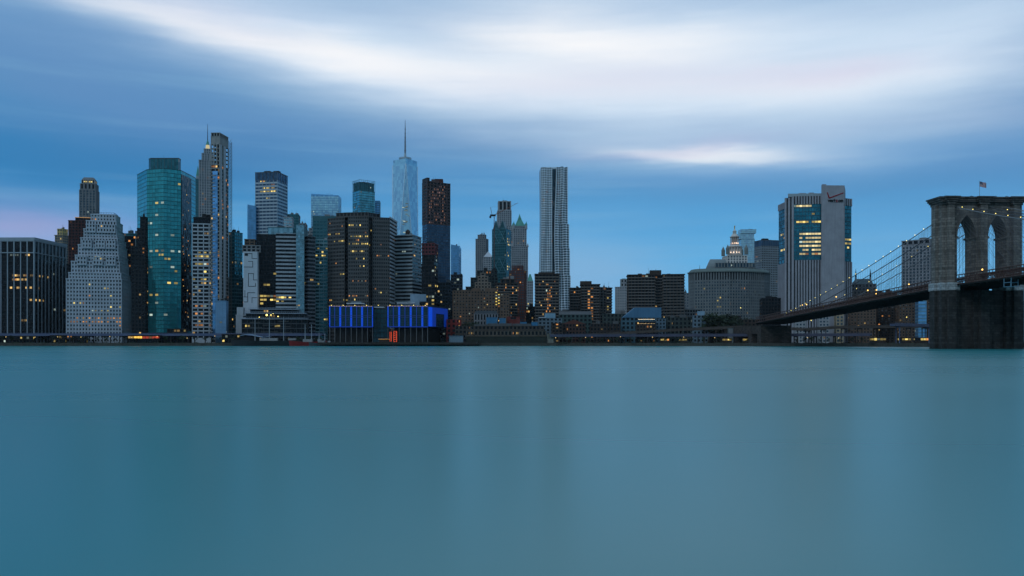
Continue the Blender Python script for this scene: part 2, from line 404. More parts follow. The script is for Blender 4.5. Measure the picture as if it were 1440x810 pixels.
# ------------------------------------------------------------------ buildings
STONE = wall((.33, .345, .36)); PALE = wall((.40, .42, .45), .8, .2); WHITE = wall((.50, .54, .59), .7, .15); GREY = wall((.20, .21, .22))
DK = wall((.016, .018, .021), .6, .3); DKBROWN = wall((.055, .042, .036), .8, .3); MAROON = wall((.075, .028, .026), .8, .3); BROWN = wall((.145, .098, .072), .85, .25)
TAN = wall((.36, .29, .20), .8, .2); SLATE = wall((.10, .105, .11), .6, .25); TEALM = wall((.05, .16, .19), .4, .2); BRICK = wall((.12, .048, .038), .9, .3)
COPPER = wall((.10, .33, .27), .7, .25); STEEL = wall((.42, .45, .48), .35, .15, .12, .7); ALU = wall((.42, .49, .54), .38, .12, .1, .55); CONC = wall((.33, .32, .31), .85, .25)
BLUEW = wall((.12, .33, .55), .5, .2); BLUEG = glass((.18, .48, .82), .3, .14, 3, 4, .03); SKYG = glass((.42, .74, 1.0), .3, .15, 3, 4, .03)
DARKG = glass((.006, .009, .013), 0, .08, 1.5, 3.6, .05, .30); SMOKE = glass((.014, .016, .019), 0, .1, 3, 3.6, .05, .4); TEALG = glass((.06, .42, .46), .72, .10, 3.3, 3.9, .010)
TEALD = glass((.03, .16, .19), .6, .10, 2.4, 3.8, .04); NAVYG = glass((.05, .11, .19), .55, .1, 3, 3.8, .04); BLIND = glass((.012, .016, .02), 0, .12, 2.6, 3.3, .05, .4, .14, (.12, .13, .14))
PALEG = glass((.30, .50, .58), .7, .12, 3, 4, .04); WINB = glass((.05, .10, .14), .25, .1, 2.4, 3.4, .05, .5, .12)

def bounds(poly): xs = [720 + F * p[0] / p[1] for p in poly]; return min(xs), max(xs)

# ---- far towers
p = flat(553, 588.5, 1975, 60, 6)
b = Bld('glass_skyscraper', 'tallest pale blue tapered glass tower with a thin mast spire, fading into cloud', 'skyscraper', p)
lp = b.l2(p); z1 = Zp(233, 2000) - GZ
q = MB(); q.prism(lp, 0, 55); q.build('podium', BLUEG, b.root)
mids = [tuple((Vector(lp[k]) + Vector(lp[(k + 1) % 4])) / 2) for k in range(4)]
tops = [(x * 1.0, y * 1.0) for x, y in mids]
OWTCG = glass((.38, .68, .97), .4, .18, 6, 8.4, .006)
q = MB()
for k in range(4):
    j = (k + 1) % 4; Lh = math.hypot(lp[j][0] - lp[k][0], lp[j][1] - lp[k][1])
    q.face([(*lp[k], 55), (*lp[j], 55), (*tops[k], z1)], [(0, 55), (Lh, 55), (Lh / 2, z1)])
    q.face([(*lp[j], 55), (*tops[j], z1), (*tops[k], z1)], [(Lh / 2 + 99, 55), (Lh + 99, z1), (99, z1)])
q.face([(*t_, z1) for t_ in tops]); q.build('glazing', OWTCG, b.root)
q = MB()
for k in range(4): q.bar((*lp[k], 55), (*tops[k], z1), .9, 5); q.bar((*lp[(k + 1) % 4], 55), (*tops[k], z1), .9, 5)
q.build('edge_trim', wall((.75, .82, .88), .25, .1, .1, .8), b.root)
q = MB(); q.prism([(x * .96, y * .96) for x, y in tops], z1 + .01, z1 + 12); q.build('parapet', OWTCG, b.root)
q = MB(); q.lathe([(14, z1 + 12), (15, z1 + 16), (15, z1 + 19), (12, z1 + 19.5), (3, z1 + 20), (2.6, z1 + 30)], 20); q.build('antenna_ring', ALU, b.root)
q = MB(); zt = Zp(168, 2000) - GZ; q.bar((0, 0, z1 + 20), (0, 0, z1 + 70), 2.4, 8, 1.5); q.bar((0, 0, z1 + 70), (0, 0, zt), 1.4, 8, .4)
for k in range(6): q.lathe([(2.6 - k * .2, z1 + 36 + k * 10), (2.6 - k * .2, z1 + 38 + k * 10)], 8)
q.build('spire', wall((.25, .30, .36), .5, .1), b.root)
for k in range(30):
    f = b.rnd.uniform(.05, .75); side = 0; t_ = b.rnd.uniform(.15, .85)
    A, B_ = lp[side], lp[(side + 1) % 4]; T = tops[side]
    zz = 55 + (z1 - 55) * f; a = Vector(A).lerp(Vector(T), f); c = Vector(B_).lerp(Vector(T), f); pos = a.lerp(c, t_)
    n = Vector((B_[1] - A[1], -(B_[0] - A[0]))).normalized()
    o = bpy.data.objects.new('lit_window', unit_window(COOL, 'lit_window')); COL.objects.link(o); o.parent = b.root
    o.location = (pos.x + n.x * .3, pos.y + n.y * .3, zz); o.rotation_euler = (0, 0, math.atan2(c.y - a.y, c.x - a.x)); o.scale = (b.rnd.uniform(3, 9), .8, 1.8)

# tower of many stacked boxes, beside the domed municipal tower
p = flat(1041, 1062, 1800, 26, 8)
b = Bld('apartment_tower', 'bright blue glass tower of shifted stacked boxes beside the lantern of the stone civic building', 'skyscraper', p)
z = GZ; zt = Zp(323, 1800)
rr = random.Random(3); k = 0
while z < zt - 6:
    h = rr.uniform(7, 15); dx, dy = rr.uniform(-1.6, 1.6), rr.uniform(-2.5, 1.0); sc = rr.uniform(.92, 1.02)
    pp = [(b.c[0] + (x - b.c[0]) * sc + dx, b.c[1] + (y - b.c[1]) * sc + dy) for x, y in p]
    b.block(pp, z, min(z + h, zt), St(6, .25, .1, 4, .5, .3, PALE, SKYG), parapet=.5); z += h
b.rlit(8)

p = flat(697.5, 721, 1700, 30, 4)
b = Bld('stone_tower', 'tall pale stone tower with a crown of tall lit openings, behind the crane', 'skyscraper', p)
b.block(p, GZ, Zp(318, 1700), St(4, 1.6, .6, 3.8, 1.6, .3, STONE, WINB))
c = flat(700, 719, 1705, 24, 4); b.block(c, Zp(318, 1700), Zp(296, 1700), St(4, 1.8, .6, 4, 1.4, .3, STONE, WINB))
c2 = flat(701.5, 718, 1707, 21, 4); b.block(c2, Zp(296, 1700), Zp(283, 1700), St(7, 2.6, 1.0, 17, 2.5, .6, STONE, DARKG), parapet=1.5); b.rlit(9, (AMBER, WARM))

for (x0, x1, top, D, lab, st, ext) in [
    (496, 527, 254, 1450, 'teal glass tower with an open frame of fins on its roof, near the tallest tower', 'teal', 1),
    (437.5, 476, 274, 1500, 'broad sky-reflecting blue glass tower with a sloping top edge', 'blue', 0),
    (348, 359.5, 289, 1300, 'narrow blue glass tower tucked beside the tall white banded office slab', 'blue', 0),
    (634, 645, 345, 1200, 'small blue glass office tower beside the dark unfinished tower', 'blue', 0)]:
    if st == 'teal':
        p = corner(x0, 505.5, x1, D, 62)
        b = Bld('glass_tower', lab, 'skyscraper', p)
        b.block(p, GZ, Zp(268, D), St(4, .25, .15, 4.2, .9, .12, TEALM, glass((.12, .42, .52), .8, .1, 4, 4.2, .05)))
        b.block(grow(p, -1.0), Zp(268, D), Zp(256, D), St(2.5, .5, .3, 16, .6, .2, TEALM, TEALD), parapet=.3)
        m = MB(); gp = b.l2(grow(p, .3)); zf = Zp(252.5, D) - GZ
        for k in range(4):
            A, B_ = Vector(gp[k]), Vector(gp[(k + 1) % 4])
            for i in range(9):
                w = A.lerp(B_, i / 8); m.bar((w.x, w.y, Zp(268, D) - GZ), (w.x, w.y, zf), .22, 4)
            m.bar((A.x, A.y, zf), (B_.x, B_.y, zf), .25, 4); m.bar((A.x, A.y, zf - 4), (B_.x, B_.y, zf - 4), .2, 4)
        m.build('roof_frame', TEALM, b.root); b.rlit(22, (COOL, COOL, WARM), 2)
        q2 = flat(527.5, 534, D + 40, 20); b.block(q2, GZ, Zp(283, D + 40), St(3, .3, .2, 4, 1, .2, TEALM, BLUEG), 'side_wing_wall')
    else:
        p = flat(x0, x1, D, 28, -6)
        b = Bld('glass_tower', lab, 'skyscraper', p)
        b.block(p, GZ, Zp(top + 2, D), St(3.5, .18, .1, 4.2, .8, .08, BLUEW, SKYG if D == 1500 else BLUEG), parapet=0)
        lp = b.l2(p); z0, zA, zB = Zp(top + 2, D) - GZ, Zp(top - 1.5, D) - GZ, Zp(top, D) - GZ - .8
        m = MB(); m.hexa([(*v, z0) for v in lp] + [(*lp[0], zA), (*lp[1], zB), (*lp[2], zB), (*lp[3], zA)]); m.build('sloping_top', BLUEG, b.root)
        b.rlit(24 if D == 1500 else 5, (COOL, COOL, WARM), 5)

p = corner(669, 683, 686.5, 1500, 20)
b = Bld('stone_tower', 'grey stone tower with a stepped flat top beside a lower white-peaked one', 'skyscraper', p)
b.block(p, GZ, Zp(336, 1500), St(4, 1.5, .5, 3.6, 1.6, .3, GREY, WINB)); b.block(grow(p, -3), Zp(336, 1500), Zp(330, 1500), St(4, 1.5, .5, 3.6, 1.6, .3, GREY, WINB)); b.rlit(6)
p = flat(680, 693, 1400, 18)
b = Bld('stone_tower', 'short stone tower under a white pyramid roof, beside the teal diagonal-braced tower', 'skyscraper', p)
b.block(p, GZ, Zp(362, 1400), St(3.6, 1.5, .4, 3.5, 1.5, .3, STONE, WINB))
cc = (sum(v[0] for v in p) / 4, sum(v[1] for v in p) / 4)
b.solid(p, Zp(362, 1400) + 1, Zp(353, 1400), WHITE, 'pyramid_roof', [(cc[0] + (x - cc[0]) * .05, cc[1] + (y - cc[1]) * .05) for x, y in p]); b.rlit(4)

# neo-gothic tower with the green pyramid
D = 1450; p = flat(720, 742, D, 26, 5)
b = Bld('gothic_tower', 'white neo-gothic tower with a green copper pyramid spire and corner turrets', 'skyscraper', p)
GST = St(3.2, 1.5, .7, 3.7, 1.3, .2, STONE, WINB)
b.block(p, GZ, Zp(347, D), GST); u = flat(722.5, 740, D + 2, 21, 5); b.block(u, Zp(347, D), Zp(322, D), GST, parapet=1.5)
v = flat(724.5, 738, D + 4, 16, 5); b.block(v, Zp(322, D), Zp(318, D), GST)
cc = (sum(q[0] for q in v) / 4, sum(q[1] for q in v) / 4)
def sh(f): return [(cc[0] + (x - cc[0]) * f, cc[1] + (y - cc[1]) * f) for x, y in v]
b.solid(sh(1.02), Zp(318, D) + 1, Zp(308, D), COPPER, 'copper_roof', sh(.42)); b.solid(sh(.36), Zp(308, D), Zp(306, D), COPPER, 'lantern'); b.solid(sh(.3), Zp(306, D), Zp(299.5, D), COPPER, 'spire', sh(.02))
for x, y in u: b.spire(x, y, Zp(322, D), Zp(316, D), 2.2, STONE, 'turret', 1.8); b.spire(x, y, Zp(316, D), Zp(311, D), 2.2, COPPER, 'turret_cap', .05)
for x, y in p: b.spire(x, y, Zp(347, D), Zp(342, D), 2.2, STONE, 'turret', .2)
b.rlit(10, (WARM, AMBER), 1)
p = flat(741.5, 749.5, 1150, 16)
b = Bld('stone_tower', 'slim pale tower with a pointed green roof beside the gothic tower', 'tower', p)
b.block(p, GZ, Zp(396, 1150), St(3, 1.2, .4, 3.6, 1.4, .2, STONE, WINB)); cc = b.c
b.solid(p, Zp(396, 1150) + 1, Zp(385, 1150), COPPER, 'copper_roof', [(cc[0] + (x - cc[0]) * .25, cc[1] + (y - cc[1]) * .25) for x, y in p]); b.lit([(428 + 5 * k, 741, 750, .5) for k in range(6)], YEL); b.rlit(5)

# white banded slab (tall)
D = 1300; p = corner(359.3, 389.8, 404, D, 26)
b = Bld('office_slab', 'tall silver-banded office slab with a dark flat top, highest behind the black office block', 'skyscraper', p)
b.block(p, GZ, Zp(253, D), St(5.5, .5, .5, 5.2, 2.3, .25, ALU, NAVYG), parapet=0)
b.block(p, Zp(253, D), Zp(242, D), St(5.5, .5, .5, 12, .4, .2, SLATE, NAVYG), parapet=.8)
b.lit([(257, 366, 373, .8), (266, 370, 388, .7), (269.5, 366, 388, .85), (281, 372, 380, .3)], YEL); b.rlit(10)
p = flat(404, 420, 1250, 24)
b = Bld('office_block', 'dark teal box-topped block showing just beside the tall silver-banded slab', 'office block', p)
b.block(p, GZ, Zp(302, 1250), St(4, .4, .2, 4, 1.2, .2, TEALM, TEALD)); b.rlit(5)
p = flat(399, 411, 1100, 20)
b = Bld('office_block', 'pale blue-green low block in front of the silver-banded slab', 'office block', p); b.block(p, GZ, Zp(306, 1100), St(4, .5, .2, 4, 1.4, .25, PALE, PALEG)); b.rlit(4)
p = flat(421, 430, 1050, 20); b = Bld('office_block', 'grey flat-roofed block peeking over the glass strip of the black office complex', 'office block', p); b.block(p, GZ, Zp(315, 1050), St(4, 1.4, .3, 4, 1.4, .2, GREY, WINB)); b.plant(GREY, 2, Zp(315, 1050))
p = flat(430, 453, 1000, 24); b = Bld('office_block', 'pale stone block with a stepped roof behind the banded dark wing', 'office block', p)
b.block(p, GZ, Zp(326, 1000), St(4.5, 2, .3, 4, 2, .2, STONE, WINB)); b.block(flat(434, 446, 1004, 14), Zp(326, 1000), Zp(321, 1000), St(5, 2, .2, 4, 2, .2, STONE, WINB)); b.rlit(4)
p = flat(440, 478, 980, 30); b = Bld('office_block', 'flat dark teal block below the broad blue glass tower', 'office block', p); b.block(p, GZ, Zp(305, 980), St(4, .8, .2, 4, 2.2, .3, TEALM, TEALD), top=5); b.rlit(8)

# art deco spire group
D = 1150; p = flat(280, 301, D, 28, 4)
b = Bld('deco_tower', 'slender grey setback tower with a lit lantern and needle spire, behind the unfinished tower', 'skyscraper', p)
DST = St(3.2, 1.5, .5, 3.6, 1.3, .2, STONE, WINB)
b.block(p, GZ, Zp(226, D), DST); b.block(flat(284, 298.5, D + 2, 20, 4), Zp(226, D), Zp(216, D), DST); b.block(flat(287, 296.5, D + 4, 13, 4), Zp(216, D), Zp(209, D), DST)
lc = P(292, D + 9); b.spire(*lc, Zp(209, D), Zp(202, D), 3.2, emit((1, .86, .45), .55), 'lantern', 2.4); b.spire(*lc, Zp(202, D), Zp(195, D), 2.7, COPPER, 'roof_cone', .5); b.spire(*lc, Zp(195, D), Zp(172, D), .55, DK, 'spire', .2)
b.rlit(16, (WARM, AMBER), 1)
p = flat(273, 281, 1300, 16); b = Bld('stone_tower', 'thin tower with a small green pointed spire beside the teal octagonal tower', 'skyscraper', p)
b.block(p, GZ, Zp(252, 1300), St(3.2, 1.2, .3, 3.8, 1.4, .2, TEALM, TEALD)); lc = b.c; b.spire(*lc, Zp(252, 1300), Zp(246, 1300), 3, STONE, 'lantern', 2.6); b.spire(*lc, Zp(246, 1300), Zp(232, 1300), 2.8, COPPER, 'spire', .1)

# left far group
D = 1250; p = corner(111.8, 134.5, 139.2, D, 16)
b = Bld('stone_tower', 'slender grey stone tower with chamfered lit crown above the maroon block', 'skyscraper', p)
NAR = St(4.2, 1.9, .7, 3.8, 1.1, .25, GREY, WINB)
b.block(p, GZ, Zp(268, D), NAR, parapet=.6); b.block(grow(p, -.8), Zp(268, D), Zp(259, D), St(5, 2.5, .6, 9, 2.5, .3, GREY, DARKG), parapet=.6)
c = grow(p, -2.2); b.block(c, Zp(259, D), Zp(253, D), St(2.6, 1.0, .4, 5.5, 1.2, .3, STONE, DARKG), parapet=0)
b.solid(c, Zp(253, D), Zp(249, D), GREY, 'crown', grow(c, -2.5)); b.lit([(255, 110, 141, .75)], YEL, 3); b.rlit(6, (COOL,), 1)
p = corner(77.5, 88, 98.5, 1150, 40)
b = Bld('apartment_block', 'small tan apartment block with balconies and a lit yellow top floor', 'apartment block', p)
b.block(p, GZ, Zp(331, 1150), St(4, .8, .3, 3.4, 1.2, .8, TAN, WINB)); b.block(grow(p, -2), Zp(331, 1150), Zp(322, 1150), St(4, 1.4, .3, 4, 1.5, .4, wall((.62, .46, .16)), WINB)); b.rlit(14, (YEL, WARM), 2)
p = corner(96.5, 119, 127, 1100, 18)
b = Bld('brick_block', 'dark maroon office tower with a thin lit roof edge behind the white ziggurat', 'office block', p)
b.block(p, GZ, Zp(311, 1100), St(3.6, 1.5, .4, 3.8, 1.5, .3, MAROON, DARKG)); c = flat(106, 128, 1104, 22); b.block(c, Zp(311, 1100), Zp(306, 1100), St(5, 1, .2, 4, 1, .2, MAROON, DARKG), parapet=.4)
m = MB(); lp = b.l2(grow(c, .8)); m.prism(lp, Zp(306, 1100) - GZ + .41, Zp(306, 1100) - GZ + .9); m.build('lit_roof_edge', emit((1, .55, .2), .5), b.root); b.rlit(9, (AMBER,), 1)

p = corner(173, 191, 198, 900, 20)
b = Bld('office_block', 'black office block with pale vertical strips and teal roof edge beside the white ziggurat', 'office block', p)
b.block(p, GZ, Zp(332, 900), St(12, .7, .5, 3.8, 1.0, .15, wall((.22, .25, .27)), DARKG, DK), parapet=0); b.block(p, Zp(332, 900), Zp(329, 900), St(12, .5, .3, 3, .5, .1, TEALM, TEALD), pmat=TEALM, parapet=.6); b.rlit(34, (WARM, AMBER), 1)

# ---- near left: black mullioned block
D = 830; p = corner(-26, 48, 92, D, 30)
b = Bld('office_block', 'wide black office block with pale vertical mullions at the shore end farthest from the bridge', 'office block', p)
MUL = wall((.30, .35, .40), .5, .15)
b.block(p, GZ + 8, Zp(356, D), St(6.3, .8, .8, 3.9, .55, .12, MUL, DARKG, DK), parapet=0)
b.block(p, Zp(356, D) + .02, Zp(338, D), St(6.3, 1.0, .9, 13, .9, .95, MUL, DARKG), parapet=0, top=1.0)
b.solid(grow(p, 1.1), Zp(338, D) + .05, Zp(334, D), MUL, 'roof_slab'); b.block(grow(p, -3), GZ, GZ + 8, St(6.3, .8, .5, 8, .4, .2, MUL, DARKG), 'base_wall', parapet=0)
b.lit([(391, 12, 44, .75), (387, 14, 40, .3), (378, 16, 36, .3), (404, 14, 46, .35), (391, 50, 75, .35), (422, 40, 64, .4), (359, 30, 44, .3)], WARM); b.rlit(22, (WARM, COOL), 3)

# ---- white ziggurat
D = 822; p = corner(93.5, 171, 184, D, 12)
b = Bld('ziggurat_tower', 'white stepped ziggurat office building with small lit windows, fronting the river', 'office building', p)
ZW = wall((.43, .47, .53), .8, .2); ZST = St(2.75, 1.35, .45, 3.55, 1.75, .3, ZW, BLIND)
tiers = [(93.5, 171, 184, 394), (96.8, 170, 182.5, 385), (100.5, 168.2, 181, 369), (106, 167, 179.5, 360), (110.2, 166, 178, 345), (113.8, 165, 176.5, 335), (118, 164, 174.5, 322), (121.5, 163.3, 172, 310), (128, 162, 168.5, 300.5)]
z = GZ; dv = 0; base = None
for k, (x0, xc, x1, top) in enumerate(tiers):
    pp = corner(x0, xc, x1, D + k * 1.6, 12); zt = Zp(top, D)
    b.block(pp, z, zt, ZST, parapet=1.0, gname='window'); z = zt
    if k in (2, 4, 6):                      # raised gable bays on some tiers
        for f in (.22, .55, .82):
            A, B_ = Vector(pp[0]), Vector(pp[1]); d = (B_ - A).normalized(); n = Vector((d.y, -d.x)); c = A.lerp(B_, f)
            bay = [tuple(c - d * 4 + n * 1.3), tuple(c + d * 4 + n * 1.3), tuple(c + d * 4 - n * 5), tuple(c - d * 4 - n * 5)]
            b.block(bay, zt - 3, zt + 4.5, ZST, 'bay_wall', parapet=.8)
c = corner(131, 160.5, 166, D + 17, 12); b.solid(c, z, Zp(297.5, D), ZW, 'penthouse'); m = MB()
lp = b.l2(c)
for k in range(4):
    A, B_ = Vector(lp[k]), Vector(lp[(k + 1) % 4])
    for i in range(8): w = A.lerp(B_, i / 8); m.bar((w.x, w.y, Zp(297.5, D) - GZ), (w.x, w.y, Zp(295.5, D) - GZ), .12, 4)
    m.bar((A.x, A.y, Zp(295.6, D) - GZ), (B_.x, B_.y, Zp(295.6, D) - GZ), .12, 4)
m.build('railing', DK, b.root)
b.lit([(318, 138, 146, .6), (362, 126, 146, .7), (402, 116, 134, .5), (402, 148, 160, .4), (406, 144, 155, .9), (417, 110, 160, .3), (427, 96, 150, .3), (432, 155, 170, .6), (437, 130, 152, .5)], YEL)
b.lit([(447, 98, 171, .55), (452.5, 98, 171, .6), (458, 120, 171, .25)], AMBER); b.rlit(14, (WARM, AMBER), 2); b.fill()
for o in list(b.root.children):
    if o.name.split('.')[0] == 'window' and len(o.data.polygons) > 5 and o.data.users == 1: o['kind'] = 'stuff'

# ---- teal octagonal tower
pts = [P(193, 868), P(206.5, 842), P(230.5, 836), P(254.5, 846), P(269, 872), P(275, 886), P(271, 935), P(203, 930)]
b = Bld('octagonal_tower', 'teal green octagonal glass tower with a dark flat penthouse', 'skyscraper', pts)
TG2 = glass((.035, .25, .28), .72, .10, 1.6, 1.9, .025)
b.block(pts, GZ + 10, Zp(239, 842), St(3.3, .2, .08, 3.9, .5, .06, wall((.012, .075, .085), .4, .2), TEALG), parapet=.6)
b.block(grow(pts, -2), GZ, GZ + 10, St(8, 1.2, .4, 10, .5, .2, DK, DARKG), 'base_wall', parapet=0)
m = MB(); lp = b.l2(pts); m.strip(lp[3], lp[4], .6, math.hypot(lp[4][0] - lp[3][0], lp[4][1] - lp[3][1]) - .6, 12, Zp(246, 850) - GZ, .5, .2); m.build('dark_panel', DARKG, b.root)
ph = [P(209.5, 862), P(212, 858), P(251, 858), P(254, 864), P(252, 890), P(212, 890)]
b.block(ph, Zp(238.5, 850), Zp(223.5, 860), St(3.5, .25, .15, 10, .5, .2, SLATE, TEALD), 'penthouse_wall', parapet=.6); b.plant(DK, 5, Zp(223.5, 860), flat(212, 250, 864, 20), (1.5, 3))
b.lit([(287, 218, 236, .25), (289, 236, 250, .3), (305, 226, 246, .12), (395, 222, 252, .22), (399, 234, 254, .4), (416, 206, 224, .4)], YEL)
b.lit([(300, 208, 252, .10), (330, 208, 252, .10), (352, 208, 252, .1), (375, 208, 252, .12), (425, 208, 252, .14), (440, 208, 252, .14)], COOL); b.rlit(12, (COOL, YEL), 2, (195, 240, 254, 430))
A, B_ = pts[3], pts[4]
for k in range(30):
    f, zz = b.rnd.uniform(.1, .9), b.rnd.uniform(20, 150); pos = Vector(A).lerp(Vector(B_), f) - Vector(b.c); d = (Vector(B_) - Vector(A)).normalized()
    b._win((0, 0, Vector((pos.x + d.y * .55, pos.y - d.x * .55, zz)), math.atan2(d.y, d.x), 1.3, 1.5, Vector((d.y, -d.x)), 3), b.rnd.choice((WARM, AMBER, AMBER)))
p = corner(185, 204, 208, 812, 14)
b = Bld('office_block', 'black stepped office block standing before the octagonal teal tower', 'office block', p)
for (x0, xc, x1, z0p, top) in ((185, 204, 208, 470, 348), (193, 204, 207.5, 348, 322), (197.5, 204.5, 207.5, 322, 306)):
    b.block(corner(x0, xc, x1, 812, 14), GZ if z0p == 470 else Zp(z0p, 812), Zp(top, 812), St(3, 1, .3, 3.6, 1.4, .2, DK, DARKG))
b.rlit(16, (WARM, AMBER), 1)

# ---- white grid block and unfinished concrete tower
D = 842; p = corner(270.5, 302, 307, D, 10)
b = Bld('office_block', 'white grid office block with yellow-lit windows and a dark roof box', 'office block', p)
b.block(p, GZ, Zp(316, D), St(5.2, .8, .5, 3.75, 1.2, .5, WHITE, DARKG), bot=4); b.block(corner(272, 297, 300, D + 4, 10), Zp(316, D) + 1, Zp(306, D), St(30, 0, .2, 8, 1, .2, DK, DARKG))
b.lit([(354, 276, 300, .75), (359, 276, 300, .9), (371.5, 274, 300, .85), (380, 274, 290, .4), (399, 280, 298, .7), (394, 272, 296, .4), (405, 274, 286, .6)], YEL)
b.lit([(429, 276, 302, .6), (443, 276, 302, .6), (455, 276, 302, .6)], AMBER); b.rlit(22, (WARM, YEL), 2)
D = 835; p = corner(296.8, 309, 321, D, 24)
b = Bld('unfinished_tower', 'tall unfinished concrete tower with open top floors and a construction hoist up its side', 'skyscraper', p, )
CF = St(4.2, .55, .35, 3.6, .9, .35, CONC, DARKG)
b.block(p, GZ, Zp(232, D), CF, parapet=.3)
lp = b.l2(p); z0 = Zp(232, D) - GZ; z1 = Zp(203, D) - GZ; z2 = Zp(187, D) - GZ
m = MB()                                    # open frame: slabs and columns
for k in range(6):
    zz = z0 + (z1 - z0) * k / 5; m.prism(grow(lp, .4), zz, zz + .5)
for k in range(4):
    A, B_ = Vector(lp[k]), Vector(lp[(k + 1) % 4])
    for i in range(3): w = A.lerp(B_, i / 3); m.box(w.x - .5, w.x + .5, w.y - .5, w.y + .5, z0, z1)
m.build('open_floors', CONC, b.root)
b.block(p, Zp(203, D) + .5, Zp(192, D), St(5, 1, .3, 16, 1, .3, CONC, CONC), 'crown_wall', parapet=.4); b.block(grow(p, -.3), Zp(192, D), Zp(187, D), St(2.6, .7, .4, 6, .6, .4, CONC, DARKG), 'top_frame', parapet=.5)
b.solid([(b.c[0] + x * .45, b.c[1] + y * .45) for x, y in lp], Zp(232, D) + .5, Zp(203, D), DKBROWN, 'core_wall')
A, B_ = Vector(lp[0]), Vector(lp[1]); d = (B_ - A).normalized(); Ln = (B_ - A).length
m = MB(); m.strip(lp[0], lp[1], Ln * .2, Ln * .78, 6, z0 - 6, .55, .2); m.build('glass_bay', glass((.20, .45, .78), .8, .1, 3, 3.6, .05), b.root)
m = MB()
for k in range(int((z0 - 50) / 3.6)): m.strip(lp[0], lp[1], Ln * .02, Ln * (.44 if k % 3 else .6), 45 + k * 3.6, 45 + k * 3.6 + .7, 1.3, .1)
m.build('balcony_slabs', CONC, b.root)
A2, B2 = Vector(lp[1]), Vector(lp[2]); L2 = (B2 - A2).length
for (f0, f1) in ((.02, .16), (.42, .62)):
    m = MB(); m.strip(lp[1], lp[2], L2 * f0, L2 * f1, 5, z1, .7, .2); m.build('concrete_shaft', wall((.45, .47, .5), .8, .15), b.root)
m = MB(); d2 = (B2 - A2).normalized(); n2 = Vector((d2.y, -d2.x)); e = B2 + n2 * .5 + d2 * 2.0
for (u, v) in ((0, 0), (1.6, 0), (1.6, 1.8), (0, 1.8)):
    w = e + d2 * u + n2 * v; m.bar((w.x, w.y, 0), (w.x, w.y, z2 - 4), .16, 4)
for k in range(int(z2 / 3.2)):
    for (u, v), (u2, v2) in (((0, 0), (1.6, 1.8)), ((0, 1.8), (1.6, 0)), ((0, 1.8), (1.6, 1.8))):
        w, x = e + d2 * u + n2 * v, e + d2 * u2 + n2 * v2; m.bar((w.x, w.y, k * 3.2), (x.x, x.y, k * 3.2 + (0 if v == v2 else 3.2)), .1, 4)
m.build('construction_hoist', wall((.12, .11, .10), .6), b.root)
b.rlit(60, (AMBER, AMBER, WARM), 1); b.lit([(233, 296, 322, .8)], AMBER, 3)
p = flat(303, 318, 812, 16)
b = Bld('construction_fence', 'pale blue boarded enclosure at the foot of the unfinished tower', 'hoarding', p)
b.block(p, GZ, Zp(424, 812), St(3, .2, .1, 3, .15, .1, wall((.16, .30, .46)), wall((.18, .33, .50)))); b.rlit(3, (COOL,), 1)
p = corner(322, 330, 341, 900, 40); b = Bld('glass_tower', 'dark teal glass block behind the unfinished tower and the white wall of black line art', 'office tower', p)
b.block(p, GZ, Zp(327, 900), St(3, .3, .15, 3.8, 1.2, .12, TEALM, TEALD)); b.rlit(8, (COOL, WARM), 1)

# ---- white windowless wall with black line pattern
D = 838; p = corner(342, 362, 367, D, 8)
b = Bld('telephone_building', 'white windowless slab with a black angular line pattern on its wall', 'building', p)
b.solid(p, GZ, Zp(354, D), WHITE, 'wall'); b.block(flat(341, 366, D + 6, 18), Zp(354, D), Zp(345, D), St(4, 1.4, .3, 3, 1, .2, GREY, DARKG), 'upper_wall'); b.block(flat(344, 358, D + 8, 12), Zp(345, D) + 1, Zp(336, D), St(4, 1.4, .3, 3, 1, .2, BROWN, DARKG), 'penthouse_wall')
lp = b.l2(p); m = MB(); A, B_ = Vector(lp[0]), Vector(lp[1]); Ln = (B_ - A).length
def pl(u0, v0, u1, v1):                      # bars in wall fractions: u across, v photo rows
    za, zb = sorted((Zp(v0, D) - GZ, Zp(v1, D) - GZ)); m.strip(lp[0], lp[1], Ln * min(u0, u1), Ln * max(u0, u1) + .5, za, zb + .5, .12 + .004 * len(m.f) * .05, .05)
for (x0, y0, x1, y1) in ((.1, 357, .3, 360), (.35, 357, .6, 357.2), (.6, 357, .6, 364), (.6, 364, .95, 364), (.35, 368, .65, 368), (.65, 368, .65, 376), (.05, 376, .65, 376), (.35, 385, .35, 403), (.35, 385, .7, 385), (.7, 385, .7, 394), (.7, 394, .95, 394), (.35, 403, .85, 403), (.85, 399, .85, 403), (.05, 418, .3, 418), (.3, 412, .3, 424), (.3, 412, .8, 412), (.05, 425, .3, 425), (.6, 419, .6, 426), (.6, 419, .95, 419), (.1, 409, .1, 418)): pl(x0, y0, x1, y1)
m.build('line_pattern', DK, b.root)
p = flat(332, 366, 818, 18); b = Bld('low_block', 'low white block with dark window rows in front of the wall of black line art', 'building', p)
b.block(p, GZ, Zp(444, 818), St(5, 1.6, .3, 3.4, 1.5, .2, PALE, DARKG)); b.solid(flat(333, 342, 816.5, 14), GZ, Zp(432, 818), PALE, 'stair_tower'); b.rlit(3, (COOL,), 1)

